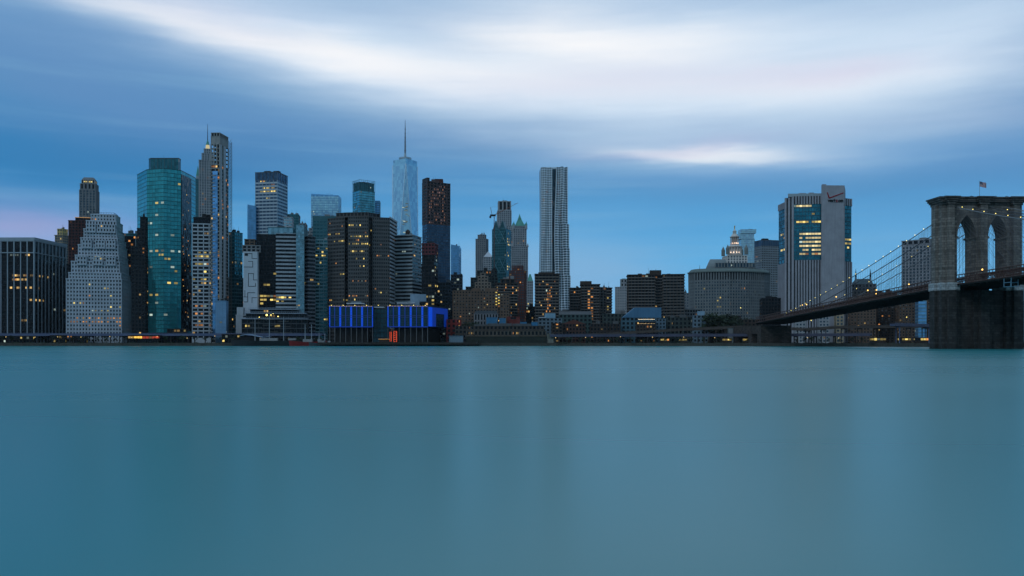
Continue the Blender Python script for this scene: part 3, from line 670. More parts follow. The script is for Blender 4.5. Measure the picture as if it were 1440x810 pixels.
# ---- black office complex with white bands
D = 850; p = flat(361, 389, D, 40)
b = Bld('office_complex', 'black office complex with white-banded wing, pale glass corner strip and glass roof boxes', 'office block', flat(361, 443, D, 40))
b.block(p, GZ, Zp(330, D), St(3.2, .35, .15, 3.7, .8, .1, DK, DARKG), parapet=.5)
p2 = flat(388.5, 416.5, D - 3, 40); b.block(p2, GZ, Zp(329.5, D), St(40, 0, .2, 3.85, 1.75, .45, wall((.34, .38, .42)), DARKG), 'banded_wall', parapet=.6)
p3 = flat(416.5, 427.5, D - 6, 40); b.block(p3, GZ, Zp(318, D), St(1.9, .16, .1, 1.9, .2, .08, wall((.20, .32, .36)), glass((.25, .46, .55), .75, .1, 1.9, 1.9, .05)), 'glass_strip_frame', parapet=.5)
p4 = corner(427.5, 433.5, 443.5, D - 2, 55); b.block(p4, GZ, Zp(333, D), St(40, 0, .2, 3.85, 1.5, .4, wall((.16, .17, .19)), DARKG), 'rear_banded_wall', parapet=.6)
b.block(flat(377, 412, D + 8, 22), Zp(330, D), Zp(319, D), St(4.5, .3, .2, 8, .5, .2, TEALM, PALEG), 'roof_box_wall', parapet=.6); b.plant(SLATE, 3, Zp(319, D), flat(377, 412, D + 8, 22), (1, 3)); b.plant(SLATE, 2, Zp(333, D), p4, (2, 5))
b.lit([(345, 366, 386, .12), (355, 366, 386, .2), (362, 364, 386, .22), (383, 364, 388, .25), (402, 364, 388, .35), (416, 362, 400, .6), (420, 362, 412, .5), (424, 364, 400, .3)], YEL); b.rlit(30, (WARM, YEL, COOL), 2)
p = flat(443.5, 461, 880, 26); b = Bld('office_block', 'teal-banded office block wedged beside the brown-grey faceted slab', 'office block', p)
b.block(p, GZ, Zp(338, 880), St(5, .5, .2, 3.7, 1.5, .35, wall((.25, .42, .46)), TEALD)); b.plant(PALE, 2, Zp(338, 880)); b.lit([(350, 446, 460, .6), (357, 444, 460, .4)], YEL); b.rlit(16, (YEL, COOL), 2)

# ---- brown-grey faceted slab
D = 862
pts = [P(461, D + 10), P(484.5, D), P(486, D + 7), P(489.5, D + 7), P(490, D - 6), P(518, D - 6), P(518.5, D + 6), P(523, D + 7), P(524, D), P(547.5, D + 4), P(558, D + 40), P(470, D + 60)]
b = Bld('office_slab', 'broad brown-grey faceted office slab with rows of yellow lights behind the blue-lit pavilion', 'office block', pts)
FS = wall((.10, .098, .098), .7, .2); fst = St(1.9, .75, .2, 3.75, 1.75, .28, FS, SMOKE)
b.block(pts, GZ, Zp(306, D), fst, parapet=.5); c = [P(473, D + 6), P(488, D + 2), P(518, D), P(524, D + 6), P(534, D + 12), P(530, D + 40), P(478, D + 40)]
b.block(c, Zp(306, D) + .5, Zp(299, D), St(4, 1, .2, 6, 1.5, .3, FS, DK), 'top_wall', parapet=.5)
lp = b.l2(pts); m = MB(); Ls = math.hypot(lp[10][0] - lp[9][0], lp[10][1] - lp[9][1])
for k in range(34): m.strip(lp[9], lp[10], .5, Ls - .2, 3 + k * 3.75, 4.7 + k * 3.75, .9, .1)
m.build('side_bands', wall((.42, .45, .49)), b.root)
b.lit([(316, 490, 518, .55), (331, 461, 484, .5), (332, 490, 518, .8), (338, 461, 484, .4), (345, 490, 520, .75), (345, 530, 548, .25), (355, 492, 518, .55), (365, 494, 514, .45), (376, 490, 518, .3), (386, 474, 484, .5), (410, 466, 550, .12), (422, 462, 500, .3)], YEL); b.lit([(316, 461, 484, .3), (325, 492, 518, .2), (338, 492, 518, .35), (360, 526, 548, .2), (372, 462, 484, .25), (396, 492, 518, .3), (404, 524, 548, .25), (416, 490, 520, .35)], AMBER); b.rlit(16, (YEL, AMBER), 3)
D = 885; p = corner(550, 580, 592.5, D, 22)
b = Bld('office_block', 'grey-banded office block with a dark round water tank on its roof', 'office block', p)
b.block(p, GZ, Zp(331, D), St(40, 0, .2, 3.8, 1.7, .4, wall((.33, .38, .41)), SMOKE)); b.plant(GREY, 2, Zp(331, D))
m = MB(); wc = P(573.5, D + 12); wx, wy = wc[0] - b.c[0], wc[1] - b.c[1]; zr = Zp(331, D) - GZ
m.lathe([(2.6, zr + 2), (2.6, zr + 6), (0, zr + 8)], 14, wx, wy)
for a in range(4): m.bar((wx + 2 * math.cos(a * 1.57 + .7), wy + 2 * math.sin(a * 1.57 + .7), zr), (wx + 2 * math.cos(a * 1.57 + .7), wy + 2 * math.sin(a * 1.57 + .7), zr + 2.1), .2, 4)
m.build('water_tank', DKBROWN, b.root); b.rlit(12, (WARM, COOL), 2)
D = 872; p = corner(593.5, 611, 615.5, D, 14)
b = Bld('office_block', 'dark glass block with a maroon top storey beside the grey-banded block', 'office block', p)
b.block(p, GZ, Zp(358, D), St(3.5, .3, .2, 3.7, .9, .2, DK, DARKG), parapet=0); b.block(p, Zp(358, D), Zp(343, D), St(3.5, 1.2, .4, 3.7, 1.6, .3, wall((.13, .035, .04)), DARKG)); b.rlit(34, (WARM, YEL, COOL), 2); b.lit([(402, 600, 616, .5), (381, 595, 612, .5)], YEL)

# ---- dark unfinished tower
D = 1050; p = corner(594, 600.5, 633, D, 66)
b = Bld('unfinished_tower', 'tall dark tower whose upper half is a bare brown concrete grid, lower half glazed', 'skyscraper', p)
BC = wall((.125, .085, .085), .85, .2)
b.block(p, GZ, Zp(315, D), St(3.2, .25, .15, 3.6, .8, .1, wall((.05, .07, .10)), NAVYG), parapet=0)
b.block(p, Zp(315, D), Zp(259, D), St(4.6, 1.0, .4, 3.7, .9, .4, BC, DARKG), parapet=0); b.block(p, Zp(259, D), Zp(255.5, D), St(4.6, 1, .4, 3.5, .6, .4, BC, DARKG), parapet=.4)
b.block(corner(594, 600.5, 604, D, 66), Zp(255.5, D), Zp(250, D), St(2.5, .4, .2, 2.5, .4, .2, BC, DARKG), 'scaffold_top', parapet=.3)
b.solid(flat(611, 623, D + 14, 16), Zp(255.5, D), Zp(248.5, D), MAROON, 'core_wall'); b.plant(BC, 4, Zp(255.5, D), h=(2, 4)); b.rlit(60, (emit((1, .45, .25), .16, .6), emit((1, .6, .55), .12, .7)), 1, (604, 262, 626, 314))
p = flat(634, 650, 960, 22); b = Bld('office_block', 'dark stepped block at the foot of the dark unfinished tower', 'office block', p); b.block(p, GZ, Zp(387, 960), St(3, .4, .2, 3.7, 1.2, .2, wall((.04, .06, .08)), DARKG)); b.rlit(6, (COOL,), 1)
p = flat(607, 634, 900, 22); b = Bld('office_block', 'low dark glass block in front of the dark unfinished tower', 'office block', p); b.block(p, GZ, Zp(398, 900), St(3, .4, .2, 3.7, 1.2, .2, wall((.04, .06, .08)), DARKG)); b.rlit(18, (COOL, WARM), 1)

# ---- teal braced tower and crane
D = 1180; p = corner(692, 712, 718.5, D, 20)
b = Bld('glass_tower', 'dark teal tower with diagonal bracing and a pair of peaked frames on its roof', 'skyscraper', p)
b.block(p, GZ, Zp(322, D), St(3, .3, .2, 3.8, .8, .15, TEALM, TEALD), parapet=.4)
lp = b.l2(p); m = MB(); Ln = math.hypot(lp[1][0] - lp[0][0], lp[1][1] - lp[0][1]); d = (Vector(lp[1]) - Vector(lp[0])).normalized(); n = Vector((d.y, -d.x)); zt = Zp(322, D) - GZ
def fp(u, z): w = Vector(lp[0]) + d * (u * Ln) + n * .5; return (w.x, w.y, z)
for k in range(7):
    z0, z1 = zt - (k + 1) * 20, zt - k * 20
    if k % 2 == 0: m.bar(fp(.02, z0), fp(.5, z1), .35, 4); m.bar(fp(.5, z0), fp(.02, z1), .35, 4); m.bar(fp(.5, z0), fp(.98, z1), .35, 4); m.bar(fp(.98, z0), fp(.5, z1), .35, 4)
    m.bar(fp(0, z1), fp(1, z1), .3, 4)
m.build('diagonal_braces', wall((.12, .30, .36), .4, .1), b.root)
for u0, u1 in ((.08, .46), (.54, .92)):
    m = MB(); um = (u0 + u1) / 2
    m.bar(fp(u0, zt), fp(um, zt + 12), .5, 4); m.bar(fp(u1, zt), fp(um, zt + 12), .5, 4); m.bar(fp(u0 + .08, zt + 5), fp(u1 - .08, zt + 5), .35, 4)
    w0, w1, wm = Vector(fp(u0, zt)), Vector(fp(u1, zt)), Vector(fp(um, zt + 11.5)); bk = Vector((-n.x, -n.y, 0)) * 12
    m.face([w0 + bk * .1, w1 + bk * .1, wm + bk * .1]); m.face([w1 + bk, w0 + bk, wm + bk]); m.face([w0 + bk * .1, wm + bk * .1, wm + bk, w0 + bk]); m.face([w1 + bk * .1, w1 + bk, wm + bk, wm + bk * .1])
    m.build('peaked_roof', TEALM, b.root)
b.lit([(330 + k * 5, 713.5, 716, .45) for k in range(16)], YEL, 1.6); b.rlit(8, (COOL,), 1)
cb = P(695, 1150); t_ = thing('tower_crane', 'thin red construction crane with its jib raised over the teal braced tower', 'crane', (cb[0], cb[1], GZ))
zc = Zp(304, 1150) - GZ; m = MB()
for a in range(4): m.bar((.9 * (a % 2) - .45, .9 * (a // 2) - .45, Zp(322, 1150) - GZ - 160), (.9 * (a % 2) - .45, .9 * (a // 2) - .45, zc), .2, 4)
for k in range(46): m.bar((-.45, -.45, zc - 4 * k), (.45, -.45, zc - 4 * k - 4), .1, 3)
m.build('mast', wall((.20, .07, .05)), t_)
m = MB(); m.box(-5.5, 2, -1.5, 1.5, zc, zc + 2.2); m.box(-6.5, -4, -1.2, 1.2, zc - 2.5, zc + .2); m.build('machine_deck', DK, t_)
m = MB(); m.bar((1, 0, zc + 2), (32, 0, zc + 18), .45, 4, .2); m.bar((-3, 0, zc + 2), (-5, 0, zc + 12), .3, 4); m.bar((-5, 0, zc + 12), (30, 0, zc + 17.3), .08, 3); m.build('jib', wall((.25, .10, .07)), t_)

D = 1050; p = corner(716, 737, 740, D, 12)
b = Bld('brick_tower', 'reddish brick apartment tower in front of the white gothic tower', 'apartment tower', p); b.block(p, GZ, Zp(381, D), St(3, 1.3, .3, 3.3, 1.6, .2, BRICK, WINB)); b.block(grow(p, -3), Zp(381, D), Zp(374, D), St(3, 1.3, .3, 3.3, 1.6, .2, BRICK, WINB)); b.rlit(22, (AMBER, WARM), 1)
D = 900; p = flat(698, 727.5, D, 24, 4)
b = Bld('apartment_tower', 'dark apartment tower with stacked curved balcony bands below the teal braced tower', 'apartment tower', p)
b.block(p, GZ, Zp(399, D), St(3.6, 1.2, .2, 3.0, 1.0, .9, DKBROWN, DARKG, wall((.15, .14, .13)))); b.block(flat(704, 724, D + 4, 14), Zp(399, D), Zp(393, D), St(5, 2, .2, 3, 1, .4, DKBROWN, DARKG)); b.rlit(26, (AMBER, WARM), 1)
D = 1000; p = flat(655, 701, D, 26)
b = Bld('office_block', 'dark green-black block in two steps behind the gabled stone building', 'office block', p)
TS = St(3.4, 1.0, .2, 3.6, 1.2, .2, wall((.035, .05, .05)), DARKG); b.block(p, GZ, Zp(404, D), TS); b.block(flat(662, 700, D + 2, 20), Zp(404, D), Zp(391, D), TS); b.block(flat(671, 699, D + 4, 16), Zp(391, D), Zp(381, D), TS); b.rlit(8)
D = 950; p = flat(668, 690, D, 20)
b = Bld('stone_building', 'brown stone building with a rounded gable rising behind the long brick housing block', 'building', p)
GS = wall((.24, .20, .165)); b.block(p, GZ, Zp(398, D), St(3.2, 1.6, .3, 3.5, 1.7, .3, GS, DARKG)); b.block(flat(672, 686, D + 1, 12), Zp(398, D), Zp(389, D), St(3.2, 1.6, .3, 3.5, 1.7, .3, GS, DARKG)); b.block(flat(676, 682, D + 1.5, 8), Zp(389, D), Zp(384.5, D), St(3.2, 1.6, .3, 3.5, 1.7, .3, GS, DARKG)); b.rlit(5)
# long brick housing block
D = 862; p = flat(637, 700, D, 22, 3)
b = Bld('housing_block', 'long pinkish brown brick housing block with a yellow-lit stair column', 'apartment block', p)
HB = St(3.0, 1.5, .3, 3.0, 1.5, .2, BROWN, BLIND); b.block(p, GZ, Zp(410, D), HB, gname='window'); b.block(flat(699.5, 716, D + 4, 18), GZ, Zp(413, D), HB, gname='window')
b.plant(BROWN, 4, Zp(410, D), h=(2, 4)); b.lit([(413 + k * 3.9, 697.5, 704.5, 1) for k in range(5)], emit((1, .72, .15), 1.0, .2), 2.2); b.rlit(14, (WARM, AMBER, COOL), 1); b.fill()

# ---- rippled steel tower
D = 1150
def ripple(px0, px1, amp, ph, zf, D, dep, n=20):
    f = flat(px0, px1, D, dep, 5); A, B_ = Vector(f[0]), Vector(f[1]); d = (B_ - A); L_ = d.length; d.normalize(); nn = Vector((d.y, -d.x)); o = []
    for k in range(n + 1):
        u = k / n; w = A + d * (u * L_) + nn * (amp * math.sin(u * 9.4 + ph + 1.6 * math.sin(zf * 5.5 + ph)) * math.sin(math.pi * u)); o.append(tuple(w))
    return o + [f[2], f[3]]
b = Bld('steel_tower', 'very tall rippled stainless steel apartment tower standing alone in the middle', 'skyscraper', flat(761, 801, D, 34, 5))
RST = wall((.72, .80, .86), .35, .1, .1, .35); RG = glass((.04, .09, .13), .3, .12, 2.4, 3.2, .05, .5, .12, (.3, .34, .36))
secs = [(472, 388, 761, 801.5), (388, 350, 761, 800.5), (350, 316, 761, 799.5), (316, 236, 761, 797.5)]
for si, (y0, y1, x0, x1) in enumerate(secs):
    za, zb = (GZ if y0 == 472 else Zp(y0, D)), Zp(y1, D); nfl = max(1, round((zb - za) / 3.2)); fh = (zb - za) / nfl
    g_, s_ = MB(), MB(); pr = s_
    for part_i, (a0, a1, am) in enumerate(((x0, 776.8, 2.2), (782.0, x1, 4.0))):
        rings = [b.l2(ripple(a0 + (part_i * 2 - .5) * math.sin((za + f * fh) / 38.0 + part_i), a1, am, part_i * 2.0, (za + f * fh) / 240, D - part_i * 3.5 - si * .6, 26)) for f in range(nfl + 1)]
        for f in range(nfl):
            lo, up = rings[f], rings[f + 1]; z0, z1 = za - GZ + f * fh, za - GZ + (f + 1) * fh; u = 0
            for k in range(len(lo)):
                j = (k + 1) % len(lo); w = math.hypot(lo[j][0] - lo[k][0], lo[j][1] - lo[k][1])
                g_.face([(*lo[k], z0), (*lo[j], z0), (*up[j], z1), (*up[k], z1)], [(u, z0), (u + w, z0), (u + w, z1), (u, z1)]); u += w
            so = grow(lo, .3)
            s_.prism(so, z0 + .02, z0 + 1.2)
            for k in range(0, 21, 3 if part_i == 0 else 4):
                if f < nfl:
                    q0, q1 = grow(lo, .42)[k], grow(up, .42)[k]; pr.hexa([(q0[0] - .45, q0[1] - .3, z0), (q0[0] + .45, q0[1] - .3, z0), (q0[0] + .45, q0[1] + .5, z0), (q0[0] - .45, q0[1] + .5, z0), (q1[0] - .45, q1[1] - .3, z1), (q1[0] + .45, q1[1] - .3, z1), (q1[0] + .45, q1[1] + .5, z1), (q1[0] - .45, q1[1] + .5, z1)])
        g_.face([(*q, zb - GZ) for q in rings[-1]])
    g_.prism(b.l2(flat(775, 784, D + 7, 20, 5)), za - GZ, zb - GZ - .5)  # dark glass strip between the halves, standing in for the fold's shading
    g_.build('glazing', RG, b.root); s_.build('steel_panels', RST, b.root); 
m = MB(); m.prism(b.l2(grow(flat(761, 797.5, D + 4, 20, 5), -1.5)), Zp(236, D) - GZ, Zp(234, D) - GZ); m.build('roof', RST, b.root)
for k in range(22):
    px, py = b.rnd.uniform(764, 796), b.rnd.uniform(255, 440); f = flat(px - 1, px + 1, D - 4.2, 1, 5); pos = Vector((*f[0], Zp(py, D))) - Vector((*b.c, GZ))
    b._win((0, 0, pos, math.atan2(f[1][1] - f[0][1], f[1][0] - f[0][0]), 1.6, 1.5, Vector((0, -1)), 3), b.rnd.choice((AMBER, WARM, emit((1, .5, .4), .4, .6))))

# ---- dark balcony apartment slabs
BAND = wall((.15, .135, .125), .85, .2)
def balcony(name, lab, parts, D, pent, nl, grp=None, D2=None):
    whole = flat(parts[0][0], parts[-1][1], D, 26); b = Bld(name, lab, 'apartment block', whole, grp)
    for k, (x0, x1, top, mt, off) in enumerate(parts):
        pp = flat(x0, x1, D + off, 24); b.block(pp, GZ, Zp(top, D), St(3.4, 1.0, .25, 3.0, 1.0, .9, mt, DARKG, BAND), parapet=.8); b.plant(mt, 2, Zp(top, D), pp, (1.5, 3))
    for (x0, x1, y0, y1) in pent: b.solid(flat(x0, x1, D + 8, 10), Zp(y0, D), Zp(y1, D), DKBROWN, 'penthouse'); b.spire(*P((x0 + x1) / 2, D + 10), Zp(y1, D), Zp(y1 - 2.2, D), .15, DK, 'mast')
    b.rlit(int(nl * .55), (AMBER, WARM, WARM), 1); return b
b = balcony('apartment_block', 'dark brown apartment block with balcony bands at the foot of the rippled steel tower', [(753, 786, 386, DKBROWN, 0)], 872, [(757, 780, 386, 382)], 30); b.lit([(395 + 4.1 * k, 768, 774, .5) for k in range(15)], AMBER, 2)
b = balcony('apartment_block', 'dark brown apartment block of four staggered slabs between steel tower and slim stone tower', [(802, 818, 405, DKBROWN, 6), (817.5, 843, 400.5, DKBROWN, 0), (844, 852.5, 404, GREY, 8), (853, 860, 405, DK, 5)], 905, [(816, 832, 400.5, 394.5)], 20)
b.lit([(405 + 4 * k, 824, 834, .6) for k in range(12)], AMBER, 2); b.lit([(420, 853, 858, .6), (434, 853, 858, .8), (446, 853, 858, .8)], YEL, 3)
b = balcony('apartment_block', 'widest dark brown balcony block, standing behind the blue glass roof', [(883.5, 921, 387, DKBROWN, 0), (920.5, 933, 388, DK, 5), (932.5, 962, 386.5, DKBROWN, -1)], 865, [(909, 915, 386, 384.5), (914, 930, 386, 379)], 34)
b.lit([(390, 890, 960, .12), (408, 890, 960, .12)], AMBER, 2)
D = 1100; p = corner(865, 881, 884.5, D, 12)
b = Bld('stone_tower', 'plain grey stone tower with a small round-topped turret, in the gap between dark balcony blocks', 'tower', p)
b.block(p, GZ, Zp(404, D), St(3.2, 1.7, .25, 3.4, 1.9, .2, STONE, WINB)); b.block(flat(873, 881.5, D + 5, 12), Zp(404, D), Zp(393, D), St(4, 2, .3, 6, 2, .3, STONE, DARKG)); lc = P(877.3, D + 10); b.spire(*lc, Zp(393, D) + 1, Zp(391, D), 3, TEALM, 'cupola', 2.6); b.rlit(4)
p = flat(961.5, 969, 1000, 16); b = Bld('stone_building', 'narrow grey building squeezed between widest balcony block and the stone civic building', 'building', p); b.block(p, GZ, Zp(413, 1000), St(3.2, 1.6, .25, 3.4, 1.7, .2, GREY, WINB)); b.rlit(4)

# ---- civic building with tiered lantern
D = 1100
MS = wall((.19, .21, .215), .85, .25); mst = St(3.5, 1.7, .5, 4.0, 1.7, .25, MS, WINB)
cpts = [P(968.5, D + 22), P(977, D + 6), P(1000, D - 4), P(1026, D - 8), P(1052, D - 4), P(1074, D + 8), P(1082, D + 24), P(1078, D + 70), P(975, D + 70)]
b = Bld('civic_building', 'massive curved stone civic building with a tiered lantern tower and gilded statue', 'civic building', cpts)
b.block(cpts, GZ, Zp(396, D), mst, parapet=.6, gname='window'); 
b.block(cpts, Zp(396, D) + .6, Zp(383, D), St(3.5, 1.7, .6, 11, 1.4, .4, MS, DARKG), 'upper_wall', parapet=0)
m = MB(); lp = b.l2(cpts); m.prism(grow(lp, 1.8), Zp(383, D) - GZ + .02, Zp(381.5, D) - GZ); m.prism(grow(lp, .3), Zp(381.5, D) - GZ + .02, Zp(377.5, D) - GZ, grow(lp, -3)); m.build('cornice', wall((.15, .19, .18), .8), b.root)
m = MB(); cd = b.l2([P(992, D + 12), P(1030, D + 8), P(1030, D + 34), P(992, D + 34)]); N = 10; A, B_, C_, D_ = [Vector(v) for v in cd]   # long curved attic roof
z0 = Zp(377.5, D) - GZ
for k in range(N):
    a0, a1 = math.pi * k / N, math.pi * (k + 1) / N
    def rp(a, e): w = (A if e == 0 else B_).lerp((D_ if e == 0 else C_), .5 - .5 * math.cos(a)); ins = (B_ - A).normalized() * (6 * math.sin(a)) * (1 if e == 0 else 0); w = w + ins; return (w.x, w.y, z0 + 14 * math.sin(a))
    m.face([rp(a0, 0), rp(a0, 1), rp(a1, 1), rp(a1, 0)])
m.face([rp(math.pi * k / N, 0) for k in range(N, -1, -1)]); m.build('curved_roof', wall((.22, .26, .27), .6), b.root)
b.block([P(1006, D + 6), P(1062, D + 6), P(1058, D + 40), P(1010, D + 40)], Zp(377.5, D), Zp(369.5, D), St(4, 1.6, .3, 7, 2, .3, MS, WINB), 'attic_wall', parapet=.6)
cx, cy = P(1033, D + 22)
PI8 = 16
def tier(r, y0, y1, r2=None, mat=MS, nm='lantern_tier', cols=0):
    m = MB(); x, y = cx - b.c[0], cy - b.c[1]; za, zb = Zp(y0, D + 22) - GZ, Zp(y1, D + 22) - GZ
    if cols:
        m.lathe([(r * .72, za), (r * .72, zb)], 18, x, y)
        for k in range(cols): a = 2 * math.pi * k / cols; m.bar((x + r * .93 * math.cos(a), y + r * .93 * math.sin(a), za), (x + r * .93 * math.cos(a), y + r * .93 * math.sin(a), zb), r * .085, 6)
        m.lathe([(r * .7, zb - .9), (r * 1.06, zb - .9), (r * 1.1, zb), (0, zb + .02)], 18, x, y); m.lathe([(r * 1.05, za), (r * 1.05, za + .8), (r * .7, za + .82)], 18, x, y)
    else: m.lathe([(r, za), (r2 or r, zb), (0, zb + .01)], 18, x, y)
    return m.build(nm, mat, b.root)
LS = wall((.66, .62, .58), .8, .15)
b.block([(cx - 13, cy - 13), (cx + 13, cy - 13), (cx + 13, cy + 13), (cx - 13, cy + 13)], Zp(370, D), Zp(359, D), St(3.6, 1.7, .4, 4, 1.4, .3, LS, WINB), 'tower_base_wall', parapet=.8)
tier(9, 359, 347, cols=14, mat=LS); tier(7.6, 347, 345, 6.5, LS); tier(5.6, 345, 333, cols=12, mat=wall((.46, .38, .34))); tier(5.0, 333, 329.5, 3.2, LS, 'dome'); tier(2.4, 329.5, 325, cols=8, mat=LS); tier(2.0, 325, 322, .4, LS, 'cap')
m = MB(); x, y = cx - b.c[0], cy - b.c[1]; zs = Zp(322, D + 22) - GZ
m.lathe([(.5, zs), (.75, zs + .3), (.55, zs + 1.6), (.85, zs + 3.0), (.3, zs + 3.6), (.42, zs + 4.1), (0, zs + 4.7)], 10, x, y); m.bar((x + .5, y, zs + 3.0), (x + 1.6, y - .3, zs + 4.6), .2, 5, .12); m.build('gilded_statue', wall((.75, .48, .10), .35, .1, .2, .8), b.root)
for sx in (-1, 1):
    for sy in (-1, 1):
        tx, ty = cx + sx * 12 - b.c[0], cy + sy * 12 - b.c[1]; za = Zp(359, D + 22) - GZ
        m = MB(); m.lathe([(2.4, za), (2.4, za + 7), (2.7, za + 7.2), (1.4, za + 10), (0, za + 13)], 10, tx, ty); m.build('corner_turret', wall((.20, .22, .21)), b.root)
for k in range(12):                       # lamps that light the lantern
    a = -math.pi * (k + .5) / 12; rr_ = 7.6 if k % 2 else 4.6; zz = Zp(356 if k % 2 else 343, D + 22) - GZ
    m = MB(); m.lathe([(.6, 0), (.6, 1.1), (0, 1.4)], 6); o = m.build('lantern_lamp', emit((1, .74, .55), 2.2), b.root, (x + rr_ * math.cos(a), y + rr_ * math.sin(a), zz))
b.spire(*P(984, D + 8), Zp(378, D), Zp(371.5, D), .35, DK, 'flagpole', .1)
b.lit([(404, 988, 993, .8), (406, 1042, 1049, .6), (418, 1008, 1014, .8), (424, 1008, 1014, .8), (430, 1008, 1014, .5)], YEL); b.rlit(14, (WARM, COOL), 1); b.fill(90)
D = 1320; p = corner(1061, 1071, 1096, D, 60)
b = Bld('office_tower', 'grey office tower of fine dark windows behind the white blank-walled tower', 'office tower', p); b.block(p, GZ, Zp(346, D), St(3.2, 1.3, .25, 3.6, 1.6, .25, wall((.25, .29, .32)), SMOKE), parapet=.3); b.block(p, Zp(346, D), Zp(338, D), St(3.2, .4, .2, 8, .5, .2, SLATE, NAVYG)); b.rlit(8)

# ---- white tower with blank slab, glass bays and check mark sign
D = 905; XL, XR = 1095, 1197
b = Bld('telecom_tower', 'white fluted tower with a blank slab, glass bays and a red check mark sign', 'office tower', [P(XL, D + 20), P(1155, D), P(XR, D + 14), P(1180, D + 60), P(1100, D + 60)])
VW = wall((.33, .335, .37), .8, .2); FL = lambda g_=DARKG: St(3.0, 1.7, .9, 60, .01, .0, VW, g_)
VG = glass((.04, .26, .34), .7, .1, 3, 3.9, .04)
core = [P(1096, D + 24), P(1104.5, D + 6), P(1157, D + 2), P(1157, D + 50), P(1102, D + 52)]
gl = St(3.1, .3, .15, 4.2, .7, .12, wall((.05, .10, .13)), VG)
def band(poly, segs):
    for (y0, y1, st, nm) in segs: b.block(poly, GZ if y0 > 470 else Zp(y0, D), Zp(y1, D), st, nm, parapet=0)
lb = [P(1095.3, D + 30), P(1105, D + 9), P(1112, D + 40), P(1104, D + 54)]
band(lb, [(475, 369, FL(), 'fluted_wall'), (369, 291, gl, 'glass_bay_frame'), (291, 282, FL(), 'fluted_wall')])
ribs = [P(1104.8, D + 7), P(1115, D + 3), P(1116, D + 45), P(1110, D + 45)]; band(ribs, [(475, 277, St(3.4, 2.2, 1.0, 60, .01, 0, VW, DARKG), 'fluted_wall')])
mid = [P(1115.3, D + 4.5), P(1154.5, D + 1.5), P(1155, D + 45), P(1117, D + 45)]
band(mid, [(475, 365.5, FL(), 'fluted_wall'), (365.5, 286.5, gl, 'glass_bay_frame'), (286.5, 275, FL(), 'fluted_wall')])
b.solid([P(1108, D + 8), P(1155, D + 6), P(1155, D + 44), P(1110, D + 44)], Zp(275, D), Zp(270.5, D), wall((.35, .42, .46)), 'roof_screen'); b.plant(VW, 3, Zp(270.5, D), [P(1112, D + 12), P(1152, D + 12), P(1152, D + 36), P(1114, D + 36)], (1.5, 3))
slab = [P(1155, D - 2), P(1187.5, D - 1), P(1189, D + 30), P(1158, D + 30)]
b.solid(slab, GZ, Zp(261, D), VW, 'blank_slab'); b.solid([P(1155.6, D - 1.0), P(1162, D - 1), P(1162, D + 20), P(1156.5, D + 20)], Zp(261, D), Zp(259.3, D), VW, 'roof_kerb')
rb = [P(1188, D + 8), P(1197, D + 12), P(1192, D + 45), P(1186, D + 45)]; band(rb, [(475, 367, FL(), 'fluted_wall'), (367, 287.5, gl, 'glass_bay_frame'), (287.5, 277, FL(), 'fluted_wall')])
OFF = emit((1, .80, .38), .85, .45); b.lit([(292, 1116, 1156, .85)], OFF, 2.6); b.lit([(345, 1122, 1155, .88)], OFF, 17); b.lit([(314.5, 1116, 1154, .45), (303, 1136, 1156, .3)], YEL)
b.lit([(338, 1189, 1198, .7), (343, 1189, 1198, .6), (348, 1189, 1198, .6), (291, 1189, 1198, .5), (332, 1096, 1104, .5), (350, 1096, 1104, .5)], YEL, 2.6)
A, B_ = Vector(slab[0]) - Vector(b.c), Vector(slab[1]) - Vector(b.c); d = (B_ - A).normalized(); n = Vector((d.y, -d.x)); Ln = (B_ - A).length
def sp_(px, py, o=.35): u = (px - 1155) / 32.5 * Ln; w = A + d * u + n * o; return Vector((w.x, w.y, Zp(py, D - 2) - GZ))
m = MB()
def stroke(p0, p1, t0, t1):
    a, c = sp_(*p0), sp_(*p1); t3 = Vector((n.x, n.y, 0)) * .5; v = (c - a).normalized(); w = v.cross(Vector((n.x, n.y, 0))).normalized()
    lo = [a - w * t0, c - w * t1, c + w * t1, a + w * t0]; m.hexa([x - t3 for x in lo] + [x for x in lo])
stroke((1163.3, 270.5), (1166, 278.5), .5, .62); stroke((1165.7, 278.6), (1186, 271), .62, .42)
m.build('check_mark_sign', wall((.30, .015, .02), .4, .1), b.root)
def text(s, size, loc, rz, mat, parent, nm='lettering', align='LEFT', ext=.12, off=.02):
    cu = bpy.data.curves.new(nm, 'FONT'); cu.body = s; cu.size = size; cu.extrude = ext; cu.offset = off; cu.align_x = align
    o = bpy.data.objects.new(nm, cu); COL.objects.link(o); cu.materials.append(mat); o.parent = parent; o.location = loc; o.rotation_euler = (R(90), 0, rz)
    me = bpy.data.meshes.new_from_object(o); q = bpy.data.objects.new(nm, me); COL.objects.link(q); q.parent = parent; q.location = loc; q.rotation_euler = (R(90), 0, rz)
    bpy.data.objects.remove(o); return q
ang = math.atan2(d.y, d.x)
text('veri', 5.2, sp_(1164, 284, .3), ang, wall((.012, .012, .014)), b.root, ext=.25, off=.12); text('z', 5.2, sp_(1175.2, 284, .32), ang, wall((.30, .015, .02), .4, .1), b.root, ext=.25, off=.12); text('on', 5.2, sp_(1178.6, 284, .3), ang, wall((.012, .012, .014)), b.root, ext=.25, off=.12)

